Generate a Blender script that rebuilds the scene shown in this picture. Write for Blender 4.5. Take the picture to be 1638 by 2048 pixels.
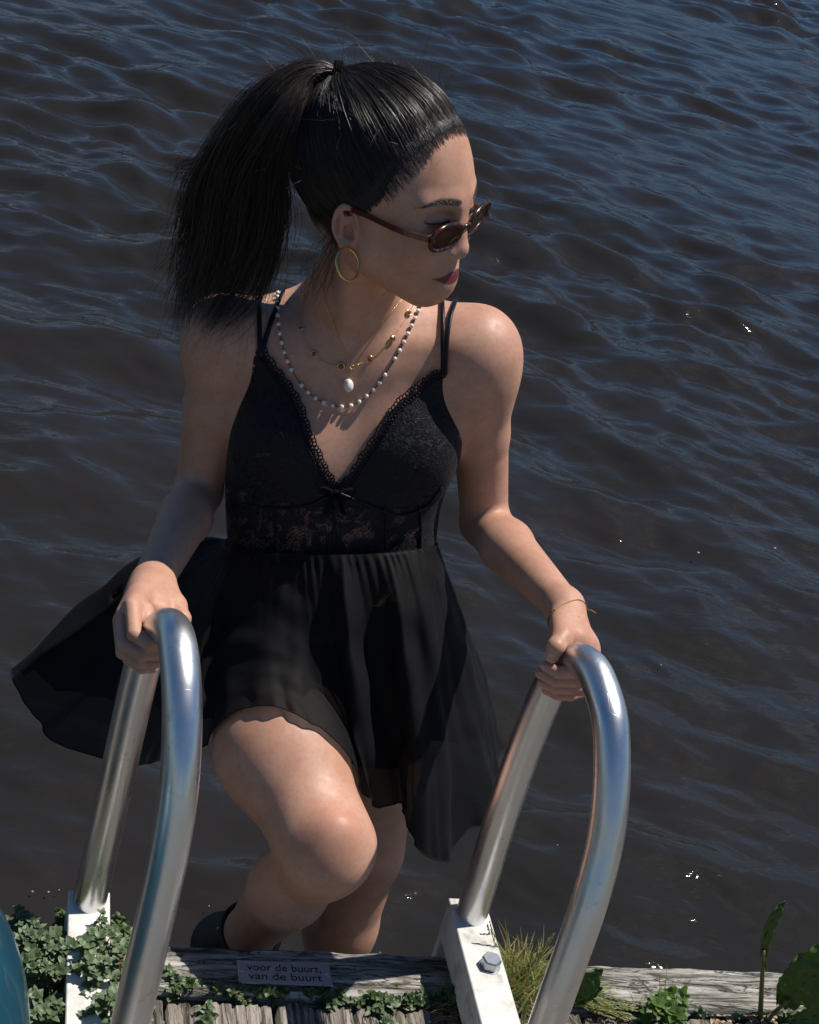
import bpy, math, random
import numpy as np
from mathutils import Vector, Matrix, noise as mn
random.seed(7); RNG=np.random.RandomState(11)
for o in list(bpy.data.objects): bpy.data.objects.remove(o)
sc=bpy.context.scene; COL=sc.collection
# ---------------------------------------------------------------- camera
F=3124.; PSI,TH,RHO=math.radians(17),math.radians(28),math.radians(15)
C=np.array([0,0,1.5])
fw=np.array([math.sin(PSI)*math.cos(TH),math.cos(PSI)*math.cos(TH),-math.sin(TH)])
_r=np.array([math.cos(PSI),-math.sin(PSI),0]); _u=np.cross(_r,fw)
CR=math.cos(RHO)*_r+math.sin(RHO)*_u; CU=-math.sin(RHO)*_r+math.cos(RHO)*_u
def ray(x,y): return fw+(x-819)/F*CR+(1024-y)/F*CU
def P(x,y,d): return C+d*ray(x,y)
def Gz(x,y,z):
    v=ray(x,y); return C+v*(z-C[2])/v[2]
def proj(p):
    v=np.asarray(p,float)-C; d=v@fw
    return np.stack([819+F*(v@CR)/d,1024-F*(v@CU)/d,d],-1)
cam=bpy.data.objects.new('camera',bpy.data.cameras.new('camera')); COL.objects.link(cam)
cam.data.sensor_fit='VERTICAL'; cam.data.sensor_height=36; cam.data.lens=F/2048*36
cam.data.clip_start=.05; cam.data.clip_end=5000
m=Matrix.Identity(4)
for i in range(3): m[i][0]=CR[i]; m[i][1]=CU[i]; m[i][2]=-fw[i]; m[i][3]=C[i]
cam.matrix_world=m; sc.camera=cam
# ---------------------------------------------------------------- light
SUN=np.array([.46,.13,1.0]); SUN/=np.linalg.norm(SUN)
wd=bpy.data.worlds.new('World'); sc.world=wd; wd.use_nodes=True
nt=wd.node_tree; nt.nodes.clear()
sky=nt.nodes.new('ShaderNodeTexSky'); sky.sky_type='NISHITA'; sky.sun_disc=False
sky.sun_elevation=math.asin(SUN[2]); sky.sun_rotation=math.atan2(SUN[0],SUN[1]); sky.air_density=1.0; sky.dust_density=.25; sky.ozone_density=4
bg=nt.nodes.new('ShaderNodeBackground'); bg.inputs[1].default_value=.060
ow=nt.nodes.new('ShaderNodeOutputWorld'); nt.links.new(bg.outputs[0],ow.inputs[0])
tc=nt.nodes.new('ShaderNodeTexCoord'); mp=nt.nodes.new('ShaderNodeMapping'); mp.inputs['Scale'].default_value=(1.3,1.3,3.2)
nz=nt.nodes.new('ShaderNodeTexNoise'); nz.inputs['Scale'].default_value=2.6; nz.inputs['Detail'].default_value=7; nz.inputs['Roughness'].default_value=.6
rp=nt.nodes.new('ShaderNodeValToRGB'); rp.color_ramp.elements[0].position=.58; rp.color_ramp.elements[1].position=.74
rp.color_ramp.elements[1].color=(.75,.75,.75,1)
mx=nt.nodes.new('ShaderNodeMix'); mx.data_type='RGBA'; mx.inputs[7].default_value=(10,10.1,10.4,1)
nt.links.new(tc.outputs['Generated'],mp.inputs[0]); nt.links.new(mp.outputs[0],nz.inputs[0]); nt.links.new(nz.outputs[0],rp.inputs[0])
hs=nt.nodes.new('ShaderNodeHueSaturation'); hs.inputs['Saturation'].default_value=1.28; nt.links.new(sky.outputs[0],hs.inputs['Color'])
nt.links.new(rp.outputs[0],mx.inputs[0]); nt.links.new(hs.outputs[0],mx.inputs[6]); nt.links.new(mx.outputs[2],bg.inputs[0])
sl=bpy.data.lights.new('sun','SUN'); sl.energy=5.0; sl.angle=math.radians(.53); sl.color=(1,.94,.85)
so=bpy.data.objects.new('sun',sl); COL.objects.link(so)
so.rotation_euler=Vector(SUN).to_track_quat('Z','Y').to_euler(); so.location=(3,2,6)
sc.view_settings.view_transform='Standard'; sc.view_settings.look='None'; sc.view_settings.exposure=.04; sc.view_settings.gamma=1
sc.render.engine='CYCLES'; sc.cycles.max_bounces=8; sc.cycles.transparent_max_bounces=24
# ---------------------------------------------------------------- materials
def mat(name,col,rough=.5,**k):
    m=bpy.data.materials.new(name); m.use_nodes=True; b=m.node_tree.nodes['Principled BSDF']
    b.inputs['Base Color'].default_value=(*col,1); b.inputs['Roughness'].default_value=rough
    for a,v in k.items(): b.inputs[a.replace('_',' ')].default_value=v
    return m
def N(m,t,**k):
    n=m.node_tree.nodes.new(t)
    for a,v in k.items():
        if a in n.inputs: n.inputs[a].default_value=v
        else: setattr(n,a,v)
    return n
def L(m,a,b): m.node_tree.links.new(a,b)
def BS(m): return m.node_tree.nodes['Principled BSDF']
def coords(m,scale=(1,1,1),rot=(0,0,0)):
    t=N(m,'ShaderNodeTexCoord'); p=N(m,'ShaderNodeMapping'); p.inputs['Scale'].default_value=scale; p.inputs['Rotation'].default_value=rot
    L(m,t.outputs['Object'],p.inputs[0]); return p.outputs[0]
def noise(m,vec,scale,detail=4,rough=.6,dist=0):
    n=N(m,'ShaderNodeTexNoise'); n.inputs['Scale'].default_value=scale; n.inputs['Detail'].default_value=detail
    n.inputs['Roughness'].default_value=rough; n.inputs['Distortion'].default_value=dist
    L(m,vec,n.inputs['Vector']); return n.outputs[0]
def ramp(m,fac,stops):
    r=N(m,'ShaderNodeValToRGB'); e=r.color_ramp.elements
    while len(e)<len(stops): e.new(.5)
    for q,(p,c) in zip(e,stops):
        q.position=p; q.color=(*c,1) if len(c)==3 else c
    L(m,fac,r.inputs[0]); return r.outputs[0]
def bump(m,h,strength=.3,dist=.001,prev=None):
    b=N(m,'ShaderNodeBump'); b.inputs['Strength'].default_value=strength; b.inputs['Distance'].default_value=dist
    L(m,h,b.inputs['Height'])
    if prev is not None: L(m,prev,b.inputs['Normal'])
    L(m,b.outputs[0],BS(m).inputs['Normal']); return b.outputs[0]
def mixc(m,fac,a,b,mode='MIX'):
    x=N(m,'ShaderNodeMix',data_type='RGBA',blend_type=mode)
    for s,v in ((0,fac),(6,a),(7,b)):
        if hasattr(v,'node'): L(m,v,x.inputs[s])
        else: x.inputs[s].default_value=v if s==0 else (*v,1)
    return x.outputs[2]
def mth(m,op,a,b=0.):
    x=N(m,'ShaderNodeMath',operation=op)
    for s,v in ((0,a),(1,b)):
        if hasattr(v,'node'): L(m,v,x.inputs[s])
        else: x.inputs[s].default_value=v
    return x.outputs[0]
# skin with painted lips, brows and lashes (vertex attribute)
skin=mat('skin',(.5,.27,.18),.42,Subsurface_Weight=.12,Subsurface_Scale=.006)
BS(skin).inputs['Subsurface Radius'].default_value=(1,.35,.2)
v=coords(skin)
c=ramp(skin,noise(skin,v,22,3),[(.3,(.485,.25,.165)),(.7,(.58,.335,.24))])
at=N(skin,'ShaderNodeAttribute',attribute_name='paint'); 
c=mixc(skin,mth(skin,'MULTIPLY',ramp(skin,noise(skin,v,170,4,.7),[(.45,(0,0,0)),(.72,(1,1,1))]),.35),c,(.40,.15,.09))
c=mixc(skin,at.outputs['Alpha'],c,at.outputs['Color'])
vo=N(skin,'ShaderNodeTexVoronoi'); vo.inputs['Scale'].default_value=24; L(skin,v,vo.inputs['Vector'])
mole=ramp(skin,vo.outputs['Distance'],[(.018,(1,1,1)),(.03,(0,0,0))])
c=mixc(skin,mth(skin,'MULTIPLY',mole,.6),c,(.14,.05,.03))
L(skin,c,BS(skin).inputs['Base Color'])
rg=ramp(skin,noise(skin,v,90,2),[(.35,(.44,.44,.44)),(.65,(.58,.58,.58))]); L(skin,rg,BS(skin).inputs['Roughness'])
bump(skin,mth(skin,'ADD',noise(skin,v,1100,3),mth(skin,'MULTIPLY',noise(skin,v,60,3),1.2)),.3,.0008)
hairm=mat('black_hair',(.012,.009,.008),.38,Specular_IOR_Level=.6)
at=N(hairm,'ShaderNodeAttribute',attribute_name='tone'); L(hairm,mixc(hairm,at.outputs['Fac'],(.008,.0065,.006),(.055,.026,.016)),BS(hairm).inputs['Base Color'])
nail=mat('nail',(.55,.3,.26),.15,Coat_Weight=.6)
gold=mat('gold',(.78,.52,.2),.24,Metallic=1)
pearl=mat('pearl',(.78,.74,.68),.22,Coat_Weight=.8,Sheen_Weight=.3)
amber=mat('amber_stone',(.18,.045,.012),.08,Coat_Weight=1)
darkbead=mat('dark_link',(.12,.06,.03),.3,Metallic=.6)
# sheer chiffon
def cloth_mat(name,alpha,col=(.012,.012,.017),sheen=.35):
    m=mat(name,col,.72,Sheen_Weight=sheen*.3,Sheen_Roughness=.3,Specular_IOR_Level=.18)
    BS(m).inputs['Sheen Tint'].default_value=(.6,.62,.8,1)
    v=coords(m); bump(m,noise(m,v,1800,2),.25,.0004)
    if alpha<1:
        lw=N(m,'ShaderNodeLayerWeight',Blend=.45)
        a=N(m,'ShaderNodeMapRange'); a.inputs['To Min'].default_value=alpha; a.inputs['To Max'].default_value=1
        L(m,lw.outputs['Facing'],a.inputs['Value']); L(m,a.outputs[0],BS(m).inputs['Alpha'])
    return m
sheer=cloth_mat('sheer_chiffon',.89,(.0036,.0036,.0052),.2); opaque=cloth_mat('black_knit',1,(.004,.004,.006),.0); BS(opaque).inputs['Roughness'].default_value=.85; BS(opaque).inputs['Specular IOR Level'].default_value=.06; hemm=cloth_mat('black_hem',1,(.006,.006,.008),.1)
satin=cloth_mat('black_satin',1,(.008,.008,.012),.3); BS(satin).inputs['Roughness'].default_value=.3
def lace_mat(name,thr,sc1=260):
    m=mat(name,(.008,.008,.012),.5,Sheen_Weight=.05,Specular_IOR_Level=.2)
    v=coords(m); vo=N(m,'ShaderNodeTexVoronoi',feature='DISTANCE_TO_EDGE'); vo.inputs['Scale'].default_value=sc1; L(m,v,vo.inputs['Vector'])
    holes=ramp(m,vo.outputs['Distance'],[(.10,(1,1,1)),(.16,(0,0,0))])
    v2=N(m,'ShaderNodeTexVoronoi'); v2.inputs['Scale'].default_value=38; L(m,v,v2.inputs['Vector'])
    n=noise(m,v,42,2,.5,1.2)
    fl=ramp(m,n,[(thr,(1,1,1)),(thr+.03,(0,0,0))])
    a=mth(m,'MAXIMUM',holes,fl); L(m,a,BS(m).inputs['Alpha'])
    w=N(m,'ShaderNodeTexNoise'); w.inputs['Scale'].default_value=70; w.inputs['Distortion'].default_value=3; L(m,v,w.inputs['Vector'])
    e=ramp(m,w.outputs[0],[(.46,(0,0,0)),(.5,(1,1,1)),(.54,(0,0,0))])
    L(m,mixc(m,e,(.004,.004,.006),(.026,.026,.036)),BS(m).inputs['Base Color'])
    bump(m,mth(m,'ADD',e,mth(m,'MULTIPLY',holes,.3)),.5,.0010)
    return m
lace=lace_mat('black_lace',.655); laceband=lace_mat('open_black_lace',.50,300)
leather=mat('black_leather',(.008,.0075,.008),.55); bump(leather,noise(leather,coords(leather),300,3),.3,.001)
# polished aluminium
alu=mat('brushed_aluminium',(.70,.71,.73),.3,Metallic=1)
v=coords(alu); n1=noise(alu,coords(alu,(1,1,1)),9,3); L(alu,ramp(alu,n1,[(.35,(.26,.26,.26)),(.7,(.42,.42,.42))]),BS(alu).inputs['Roughness'])
n2=noise(alu,v,55,5,.7); n3=noise(alu,v,420,3)
L(alu,mixc(alu,ramp(alu,n2,[(.60,(0,0,0)),(.76,(1,1,1))]),(.70,.71,.73),(.45,.44,.43)),BS(alu).inputs['Base Color'])
sv=N(alu,'ShaderNodeTexVoronoi',feature='DISTANCE_TO_EDGE'); sv.inputs['Scale'].default_value=23; sv.inputs['Randomness'].default_value=1; L(alu,coords(alu,(1,1.7,.5),(.5,.3,.9)),sv.inputs['Vector'])
scr=ramp(alu,sv.outputs['Distance'],[(.0,(1,1,1)),(.006,(0,0,0))])
bump(alu,mth(alu,'ADD',mth(alu,'MULTIPLY',n3,.25),mth(alu,'MULTIPLY',scr,-.5)),.22,.0006)
white=mat('weathered_white_metal',(.74,.73,.70),.5)
v=coords(white); n=noise(white,v,30,6,.65); L(white,ramp(white,n,[(.28,(.34,.31,.27)),(.42,(.60,.58,.54)),(.55,(.72,.71,.68)),(.75,(.76,.75,.73))]),BS(white).inputs['Base Color']); bump(white,noise(white,v,300,3),.15,.0006)
steel=mat('zinc_steel',(.42,.44,.47),.38,Metallic=.85); bump(steel,noise(steel,coords(steel),200,4),.3,.0008)
plaqm=mat('plaque_steel',(.40,.40,.43),.4,Metallic=.4); bump(plaqm,noise(plaqm,coords(plaqm,(3,220,220)),8,3),.12,.0004)
ink=mat('engraved_black',(.012,.012,.014),.6)
# weathered wood
def wood(name,axis,cols,ms=1.):
    m=mat(name,(.3,.28,.25),.85)
    s=[110,110,110]; s[axis]=9
    v=coords(m,tuple(x*ms for x in s)); g=noise(m,v,1,6,.68,.35)
    s2=[34,34,34]; s2[axis]=3.2
    g2=noise(m,coords(m,tuple(s2)),1,4,.6,.5)
    c=ramp(m,g,[(.36,cols[0]),(.47,cols[1]),(.62,cols[2])])
    c=mixc(m,ramp(m,g2,[(.38,(0,0,0)),(.46,(1,1,1))]),mixc(m,.7,c,cols[0]),c)
    ms_=ramp(m,noise(m,coords(m),7,5,.6),[(.5,(0,0,0)),(.66,(1,1,1))])
    c=mixc(m,mth(m,'MULTIPLY',ms_,.55),c,(.05,.058,.022))
    s3=[62,62,62]; s3[axis]=7
    g3=noise(m,coords(m,tuple(s3)),1,5,.62,.9); cr=ramp(m,mth(m,'ABSOLUTE',mth(m,'SUBTRACT',g3,.5)),[(.0,(1,1,1)),(.022,(0,0,0))])
    s4=[150,150,150]; s4[axis]=14
    g4=noise(m,coords(m,tuple(s4)),1,4,.6,.6); cr4=ramp(m,mth(m,'ABSOLUTE',mth(m,'SUBTRACT',g4,.53)),[(.0,(1,1,1)),(.02,(0,0,0))])
    c=mixc(m,mth(m,'MULTIPLY',mth(m,'MAXIMUM',cr,mth(m,'MULTIPLY',cr4,.7)),.9),c,(.018,.015,.012))
    L(m,c,BS(m).inputs['Base Color'])
    bump(m,mth(m,'SUBTRACT',mth(m,'ADD',g,mth(m,'MULTIPLY',g2,1.5)),mth(m,'MULTIPLY',cr,1.2)),.9,.003)
    return m
beamw=wood('weathered_beam_wood',0,[(.07,.06,.05),(.30,.28,.25),(.50,.48,.45)])
deckw=wood('grooved_deck_wood',1,[(.05,.042,.034),(.22,.19,.16),(.36,.32,.28)])
# leaves
def leafm(name,c1,c2,tr=.25):
    m=mat(name,c1,.42)
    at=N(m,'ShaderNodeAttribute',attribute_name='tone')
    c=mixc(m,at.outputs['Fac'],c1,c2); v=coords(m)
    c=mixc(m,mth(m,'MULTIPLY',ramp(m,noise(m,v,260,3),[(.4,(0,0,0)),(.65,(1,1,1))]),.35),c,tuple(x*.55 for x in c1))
    L(m,c,BS(m).inputs['Base Color'])
    bump(m,noise(m,v,420,3),.5,.0012)
    t=N(m,'ShaderNodeBsdfTranslucent'); L(m,mixc(m,.5,c,(.12,.2,.02)),t.inputs[0]); x=N(m,'ShaderNodeMixShader'); x.inputs[0].default_value=tr
    L(m,BS(m).outputs[0],x.inputs[1]); L(m,t.outputs[0],x.inputs[2]); L(m,x.outputs[0],m.node_tree.nodes['Material Output'].inputs[0])
    return m
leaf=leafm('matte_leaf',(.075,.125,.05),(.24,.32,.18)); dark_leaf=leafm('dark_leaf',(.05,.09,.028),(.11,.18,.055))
dockl=leafm('dock_leaf',(.07,.14,.02),(.14,.24,.05),.35); grassm=leafm('grass_blade',(.30,.42,.12),(.70,.58,.28),.45)
stemm=leafm('plant_stem',(.12,.12,.04),(.22,.12,.06),.1); budm=leafm('bud',(.26,.18,.06),(.38,.08,.05),.1)
dry=leafm('dry_straw',(.26,.15,.07),(.40,.27,.13),.15)
# ---------------------------------------------------------------- mesh helpers
def link(name,me,m,parent=None,smooth=True):
    o=bpy.data.objects.new(name,me); COL.objects.link(o)
    if m: me.materials.append(m)
    if smooth: me.polygons.foreach_set('use_smooth',[True]*len(me.polygons))
    if parent is not None: o.parent=parent; o.matrix_parent_inverse=parent.matrix_world.inverted() if False else Matrix.Translation(-parent.location)
    return o
def mesh(name,V,Fc,m,parent=None,smooth=True,attr=None):
    """V (n,3) ; Fc list or array of faces ; attr dict name-> per vertex floats or rgba"""
    me=bpy.data.meshes.new(name); V=np.asarray(V,np.float32)
    if isinstance(Fc,np.ndarray):
        k=Fc.shape[1]; nf=len(Fc)
        me.vertices.add(len(V)); me.vertices.foreach_set('co',V.ravel())
        me.loops.add(nf*k); me.loops.foreach_set('vertex_index',Fc.astype(np.int32).ravel())
        me.polygons.add(nf); me.polygons.foreach_set('loop_start',np.arange(0,nf*k,k,dtype=np.int32)); me.polygons.foreach_set('loop_total',np.full(nf,k,np.int32))
        me.update(calc_edges=True)
    else:
        me.from_pydata([tuple(map(float,p)) for p in V],[],[tuple(map(int,q)) for q in Fc])
    if attr:
        for a,x in attr.items():
            x=np.asarray(x,np.float32)
            if x.ndim==1: me.attributes.new(a,'FLOAT','POINT').data.foreach_set('value',x)
            else: me.attributes.new(a,'FLOAT_COLOR','POINT').data.foreach_set('color',x.ravel())
    me.validate(); return link(name,me,m,parent,smooth)
class MB:
    def __init__(s): s.v=[];s.f=[];s.n=0;s.t=[]
    def add(s,V,Fc,tone=0.):
        V=np.asarray(V,float); s.v.append(V); s.f+=[tuple(int(i)+s.n for i in q) for q in Fc]; s.n+=len(V); s.t.append(np.full(len(V),tone))
    def box(s,c,sz,ax=None,bev=0):
        ax=np.eye(3) if ax is None else np.asarray(ax); h=np.asarray(sz)/2
        if bev<=0:
            V=[c+ax.T@(h*np.array(q)) for q in [(-1,-1,-1),(1,-1,-1),(1,1,-1),(-1,1,-1),(-1,-1,1),(1,-1,1),(1,1,1),(-1,1,1)]]
            s.add(V,[(0,3,2,1),(4,5,6,7),(0,1,5,4),(1,2,6,5),(2,3,7,6),(3,0,4,7)]); return
        V=[];idx={}
        for sx in(-1,1):
            for sy in(-1,1):
                for sz_ in(-1,1):
                    for k in range(3):
                        q=np.array([sx,sy,sz_])*h; 
                        for j in range(3):
                            if j!=k: q[j]-=[sx,sy,sz_][j]*bev
                        idx[(sx,sy,sz_,k)]=len(V); V.append(c+ax.T@q)
        Fs=[]
        for k in range(3):
            a,b=[(1,2),(2,0),(0,1)][k]
            for sg in(-1,1):
                def key(ua,ub):
                    t=[0,0,0]; t[k]=sg;t[a]=ua;t[b]=ub; return idx[(*t,k)]
                q=[key(-1,-1),key(1,-1),key(1,1),key(-1,1)]; Fs.append(q if sg>0 else q[::-1])
        for k in range(3):
            a,b=[(1,2),(2,0),(0,1)][k]
            for sa in(-1,1):
                for sb in(-1,1):
                    t=[0,0,0];t[a]=sa;t[b]=sb
                    def g(e,ax_): u=list(t);u[k]=e;return idx[(*u,ax_)]
                    q=[g(-1,a),g(1,a),g(1,b),g(-1,b)]; Fs.append(q if sa*sb<0 else q[::-1])
        for sx in(-1,1):
            for sy in(-1,1):
                for sz_ in(-1,1):
                    q=[idx[(sx,sy,sz_,k)] for k in range(3)]; Fs.append(q if sx*sy*sz_>0 else q[::-1])
        s.add(V,Fs)
    def tube(s,pts,rad,n=8,cap=True,tone=0.,closed=False):
        V,Fc=tube_geo(pts,rad,n,cap,closed); s.add(V,Fc,tone)
    def build(s,name,m,parent=None,smooth=True):
        return mesh(name,np.concatenate(s.v),s.f,m,parent,smooth,{'tone':np.concatenate(s.t)})
def norm(v): v=np.asarray(v,float); return v/(np.linalg.norm(v)+1e-12)
def tube_geo(pts,rad,n=8,cap=True,closed=False,up=None):
    pts=np.asarray(pts,float); k=len(pts); rad=np.broadcast_to(rad,(k,))
    T=np.gradient(pts,axis=0) if not closed else np.roll(pts,-1,0)-np.roll(pts,1,0)
    T/=np.linalg.norm(T,axis=1)[:,None]+1e-12
    a=np.cross(T[0],[0,0,1] if abs(T[0][2])<.9 else [1,0,0]); a=norm(a); V=[]
    ang=np.arange(n)*2*math.pi/n
    for i in range(k):
        a=norm(a-T[i]*(a@T[i])); b=np.cross(T[i],a)
        V.append(pts[i]+rad[i]*(np.cos(ang)[:,None]*a+np.sin(ang)[:,None]*b))
    V=np.concatenate(V); Fc=[]
    for i in range(k if closed else k-1):
        j=(i+1)%k
        for q in range(n): w=(q+1)%n; Fc.append((i*n+q,i*n+w,j*n+w,j*n+q))
    if cap and not closed: Fc+= [tuple(range(n))[::-1],tuple((k-1)*n+q for q in range(n))]
    return V,Fc
def spline(pts,n):
    """Catmull-Rom through pts (any dim)"""
    p=np.asarray(pts,float); p=np.vstack([2*p[0]-p[1],p,2*p[-1]-p[-2]]); k=len(p)-3
    out=[]
    for t in np.linspace(0,k-1e-6,n):
        i=int(t);u=t-i;a,b,c,d=p[i:i+4]
        out.append(.5*((2*b)+(-a+c)*u+(2*a-5*b+4*c-d)*u*u+(-a+3*b-3*c+d)*u**3))
    return np.array(out)
def empty(name,loc,label=None,cat=None,group=None):
    o=bpy.data.objects.new(name,None); COL.objects.link(o); o.location=[float(q) for q in loc]; o.empty_display_size=.05
    if label: tag(o,label,cat,group)
    return o
def tag(o,label,cat,group=None):
    o['label']=label; o['category']=cat
    if group: o['group']=group
    return o
def ico(c,r,ax=None,seg=10,rings=7):
    c=np.asarray(c,float); r=np.broadcast_to(r,(3,)); V=[];Fc=[]
    ax=np.eye(3) if ax is None else ax
    for i in range(rings+1):
        ph=math.pi*i/rings
        for j in range(seg):
            t=2*math.pi*j/seg; q=np.array([math.sin(ph)*math.cos(t),math.sin(ph)*math.sin(t),math.cos(ph)])*r; V.append(c+q@ax)
    for i in range(rings):
        for j in range(seg): k=(j+1)%seg; Fc.append((i*seg+j,(i+1)*seg+j,(i+1)*seg+k,i*seg+k))
    return V,Fc
#@@SETTING
# ================================================================ SETTING
WZ=-.85
# water: real waves on a fan that reaches the horizon
nr,na=620,760
rr=np.concatenate([np.linspace(1.2,2.15,20),np.geomspace(2.2,27,600),np.geomspace(27.4,1600,90)]); nr=len(rr); aa=np.linspace(math.radians(-75),math.radians(80),na)
rg_,ag=np.meshgrid(rr,aa,indexing='ij'); X_=rg_*np.sin(ag+PSI*.6); Y_=rg_*np.cos(ag+PSI*.6)
sp=np.maximum(np.gradient(rr)[:,None]*np.ones_like(X_),rg_*(aa[1]-aa[0]))
Z_=np.zeros_like(X_); base=math.radians(64)
for i in range(90):
    lam=.075*(1.0/.075)**(RNG.rand()**1.0); th=base+RNG.randn()*.60; k=2*math.pi/lam
    amp=.0080*lam**1.22*RNG.uniform(.4,1.4); ph=RNG.rand()*6.28
    fade=np.clip(lam/(sp*3.2)-.6,0,1)
    wx=.10*np.sin(Y_*2.1+i)+.06*np.sin(X_*3.7+2*i); wy=.10*np.sin(X_*1.9+i*.7)+.06*np.sin(Y_*4.1+i)
    s_=k*((X_+wx)*math.cos(th)+(Y_+wy)*math.sin(th))+ph
    q_=np.sin(s_); Z_+=amp*fade*(q_+.25*np.cos(2*s_)*-1)
Z_*=.75+.5*np.sin(X_*.8+Y_*.5)*np.sin(Y_*.6-X_*.3+1)
Z_*=np.interp(rr,[1.2,3.2,5,9],[.42,.60,1.15,1.5])[:,None]
V=np.stack([X_,Y_,WZ+Z_],-1).reshape(-1,3); idx=np.arange(nr*na).reshape(nr,na)
Fq=np.stack([idx[:-1,:-1],idx[:-1,1:],idx[1:,1:],idx[1:,:-1]],-1).reshape(-1,4)[:, ::-1]
waterm=mat('canal_water',(.022,.019,.014),.03,IOR=1.33)
v=coords(waterm,(1,2.2,1),(0,0,math.radians(-26)))
h1=noise(waterm,v,9,4,.55,.6); h2=noise(waterm,v,30,3,.5,.4)
bump(waterm,mth(waterm,'ADD',h1,mth(waterm,'MULTIPLY',h2,.06)),.16,.02)
L(waterm,ramp(waterm,noise(waterm,coords(waterm),1.1,3),[(.35,(.0205,.0180,.0165)),(.65,(.0172,.0158,.0135))]),BS(waterm).inputs['Base Color'])
o=mesh('water',V,Fq,waterm); o['kind']='structure'
# far bank: grass block and unseen brick houses, added for reflections in the water
bankm=mat('bank_grass',(.04,.06,.02),.9)
b=MB(); b.box(np.array([10,144,-.6]),(900,80,1.2)); o=b.build('far_bank',bankm,None,False); o['kind']='structure'
paneg=mat('window_glass',(.02,.022,.025),.08); wtrim=mat('white_trim',(.6,.58,.54),.6); tilem=mat('roof_tile',(.10,.045,.03),.8)
for i in range(11):
    r2=np.random.RandomState(100+i); w=10.0; x0=-30+i*w; y0=106; H_=r2.uniform(8.5,10.5); sh=r2.uniform(.7,1.2)
    bk=mat('brick',tuple(np.array([.13,.075,.05])*sh),.9); n_=noise(bk,coords(bk,(1,1,4)),3,4); L(bk,ramp(bk,n_,[(.35,tuple(np.array([.10,.055,.038])*sh)),(.65,tuple(np.array([.17,.10,.07])*sh))]),BS(bk).inputs['Base Color'])
    hs_=empty('brick_house',(x0+w/2,y0,0),'tall narrow dark brown brick house with white window frames on the far bank, unseen, added for water reflections','house','unseen brick houses added for reflections')
    b=MB(); b.box(np.array([x0+w/2,y0+4,H_/2]),(w-.02,8,H_),bev=.01); b.build('wall',bk,hs_,False)
    b=MB(); V=[(x0,y0+.01,H_+.01),(x0+w,y0+.01,H_+.01),(x0+w/2,y0+.01,H_+3.2),(x0,y0+8,H_+.01),(x0+w,y0+8,H_+.01),(x0+w/2,y0+8,H_+3.2)]; b.add(V,[(0,1,2),(5,4,3),(0,2,5,3),(1,4,5,2),(0,3,4,1)]); b.build('roof',tilem,hs_,False)
    for fl in range(3):
        for k in range(3):
            cx_=x0+1.9+k*3.1; cz_=1.7+fl*2.8; b=MB(); b.box(np.array([cx_,y0-.02,cz_]),(1.05,.06,1.7)); f_=b.build('window',wtrim,hs_,False); b=MB(); b.box(np.array([cx_,y0-.055,cz_]),(.85,.02,1.5)); p_=b.build('pane',paneg,f_,False); p_.matrix_parent_inverse=Matrix.Translation(-hs_.location) if False else Matrix.Identity(4)
# beam
BY0,BY1=1.402,1.478
def nn(x,y,z=0): return mn.noise(Vector((x,y,z)))
nx,ny=1500,40; V=[]
xs=np.linspace(-1.2,2.6,nx)
prof=[(-.0,-.16)]+[( 0,-.16+.16*t) for t in np.linspace(.2,.93,6)]
for i,x in enumerate(xs):
    for j in range(ny+8):
        if j<4: y=BY0; z=-.14+.033*j
        elif j>=ny+4: y=BY1; z=-.008-.033*(j-ny-4)
        else:
            t=(j-4)/(ny-1); y=BY0+(BY1-BY0)*t; z=0
            e=min(t,1-t); z-= .006*max(0,1-e/.10)**2
            g=nn(x*5,y*95)+.6*nn(x*14,y*240,4); z-=.0055*max(0,g-.12)**.7 if g>.12 else 0
            z+=.0022*nn(x*2.3,y*22,8)
            cr=nn(x*3.1,(y-.25*x*0)*60,17); z-=.012*max(0,cr-.42)
        if j>=ny: y+= .006*nn(x*6,1.3)+.004*nn(x*22,2.2)+ .009*min(0,nn(x*2.2,9.1)+.1)
        if j<5: y+=.004*nn(x*7,6.3)
        V.append((x,y,z))
idx=np.arange(nx*(ny+8)).reshape(nx,ny+8)
Fq=np.stack([idx[:-1,:-1],idx[1:,:-1],idx[1:,1:],idx[:-1,1:]],-1).reshape(-1,4)
tag(mesh('timber_beam',V,Fq,beamw),'long weathered grey timber edge beam along the water, cracked grain','beam')
# deck with grooves
V=[];pitch=.0175; ys=np.concatenate([np.linspace(1.388,1.1,150),np.linspace(1.09,-2.5,60)])
xs=np.arange(-1.0,2.4,.0022); brd=.140
Zt=[]
for x in xs:
    u=(x%pitch)/pitch; b=(x%brd)/brd
    g=-.006*(1-min(1,max(0,(.5-abs(u-.5))/.14))) if True else 0
    if b<.028 or b>.99: g=-.03
    Zt.append(g)
xs_=xs
V=[]
for j,y in enumerate(ys):
    for i,x in enumerate(xs):
        k=int(x//pitch); yo=0
        if j<3: yo=.008*mn.noise(Vector((k*7.3,1.1,0)))
        V.append((x,y+yo,-.010+Zt[i]+(.0022*mn.noise(Vector((x*160,y*9,0))) if j<150 else 0)+.0015*math.sin(k*5.1)))
idx=np.arange(len(ys)*len(xs)).reshape(len(ys),len(xs))
Fq=np.stack([idx[:-1,:-1],idx[1:,:-1],idx[1:,1:],idx[:-1,1:]],-1).reshape(-1,4)
deck=mesh('deck',V,Fq,deckw); deck['kind']='structure'
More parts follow.
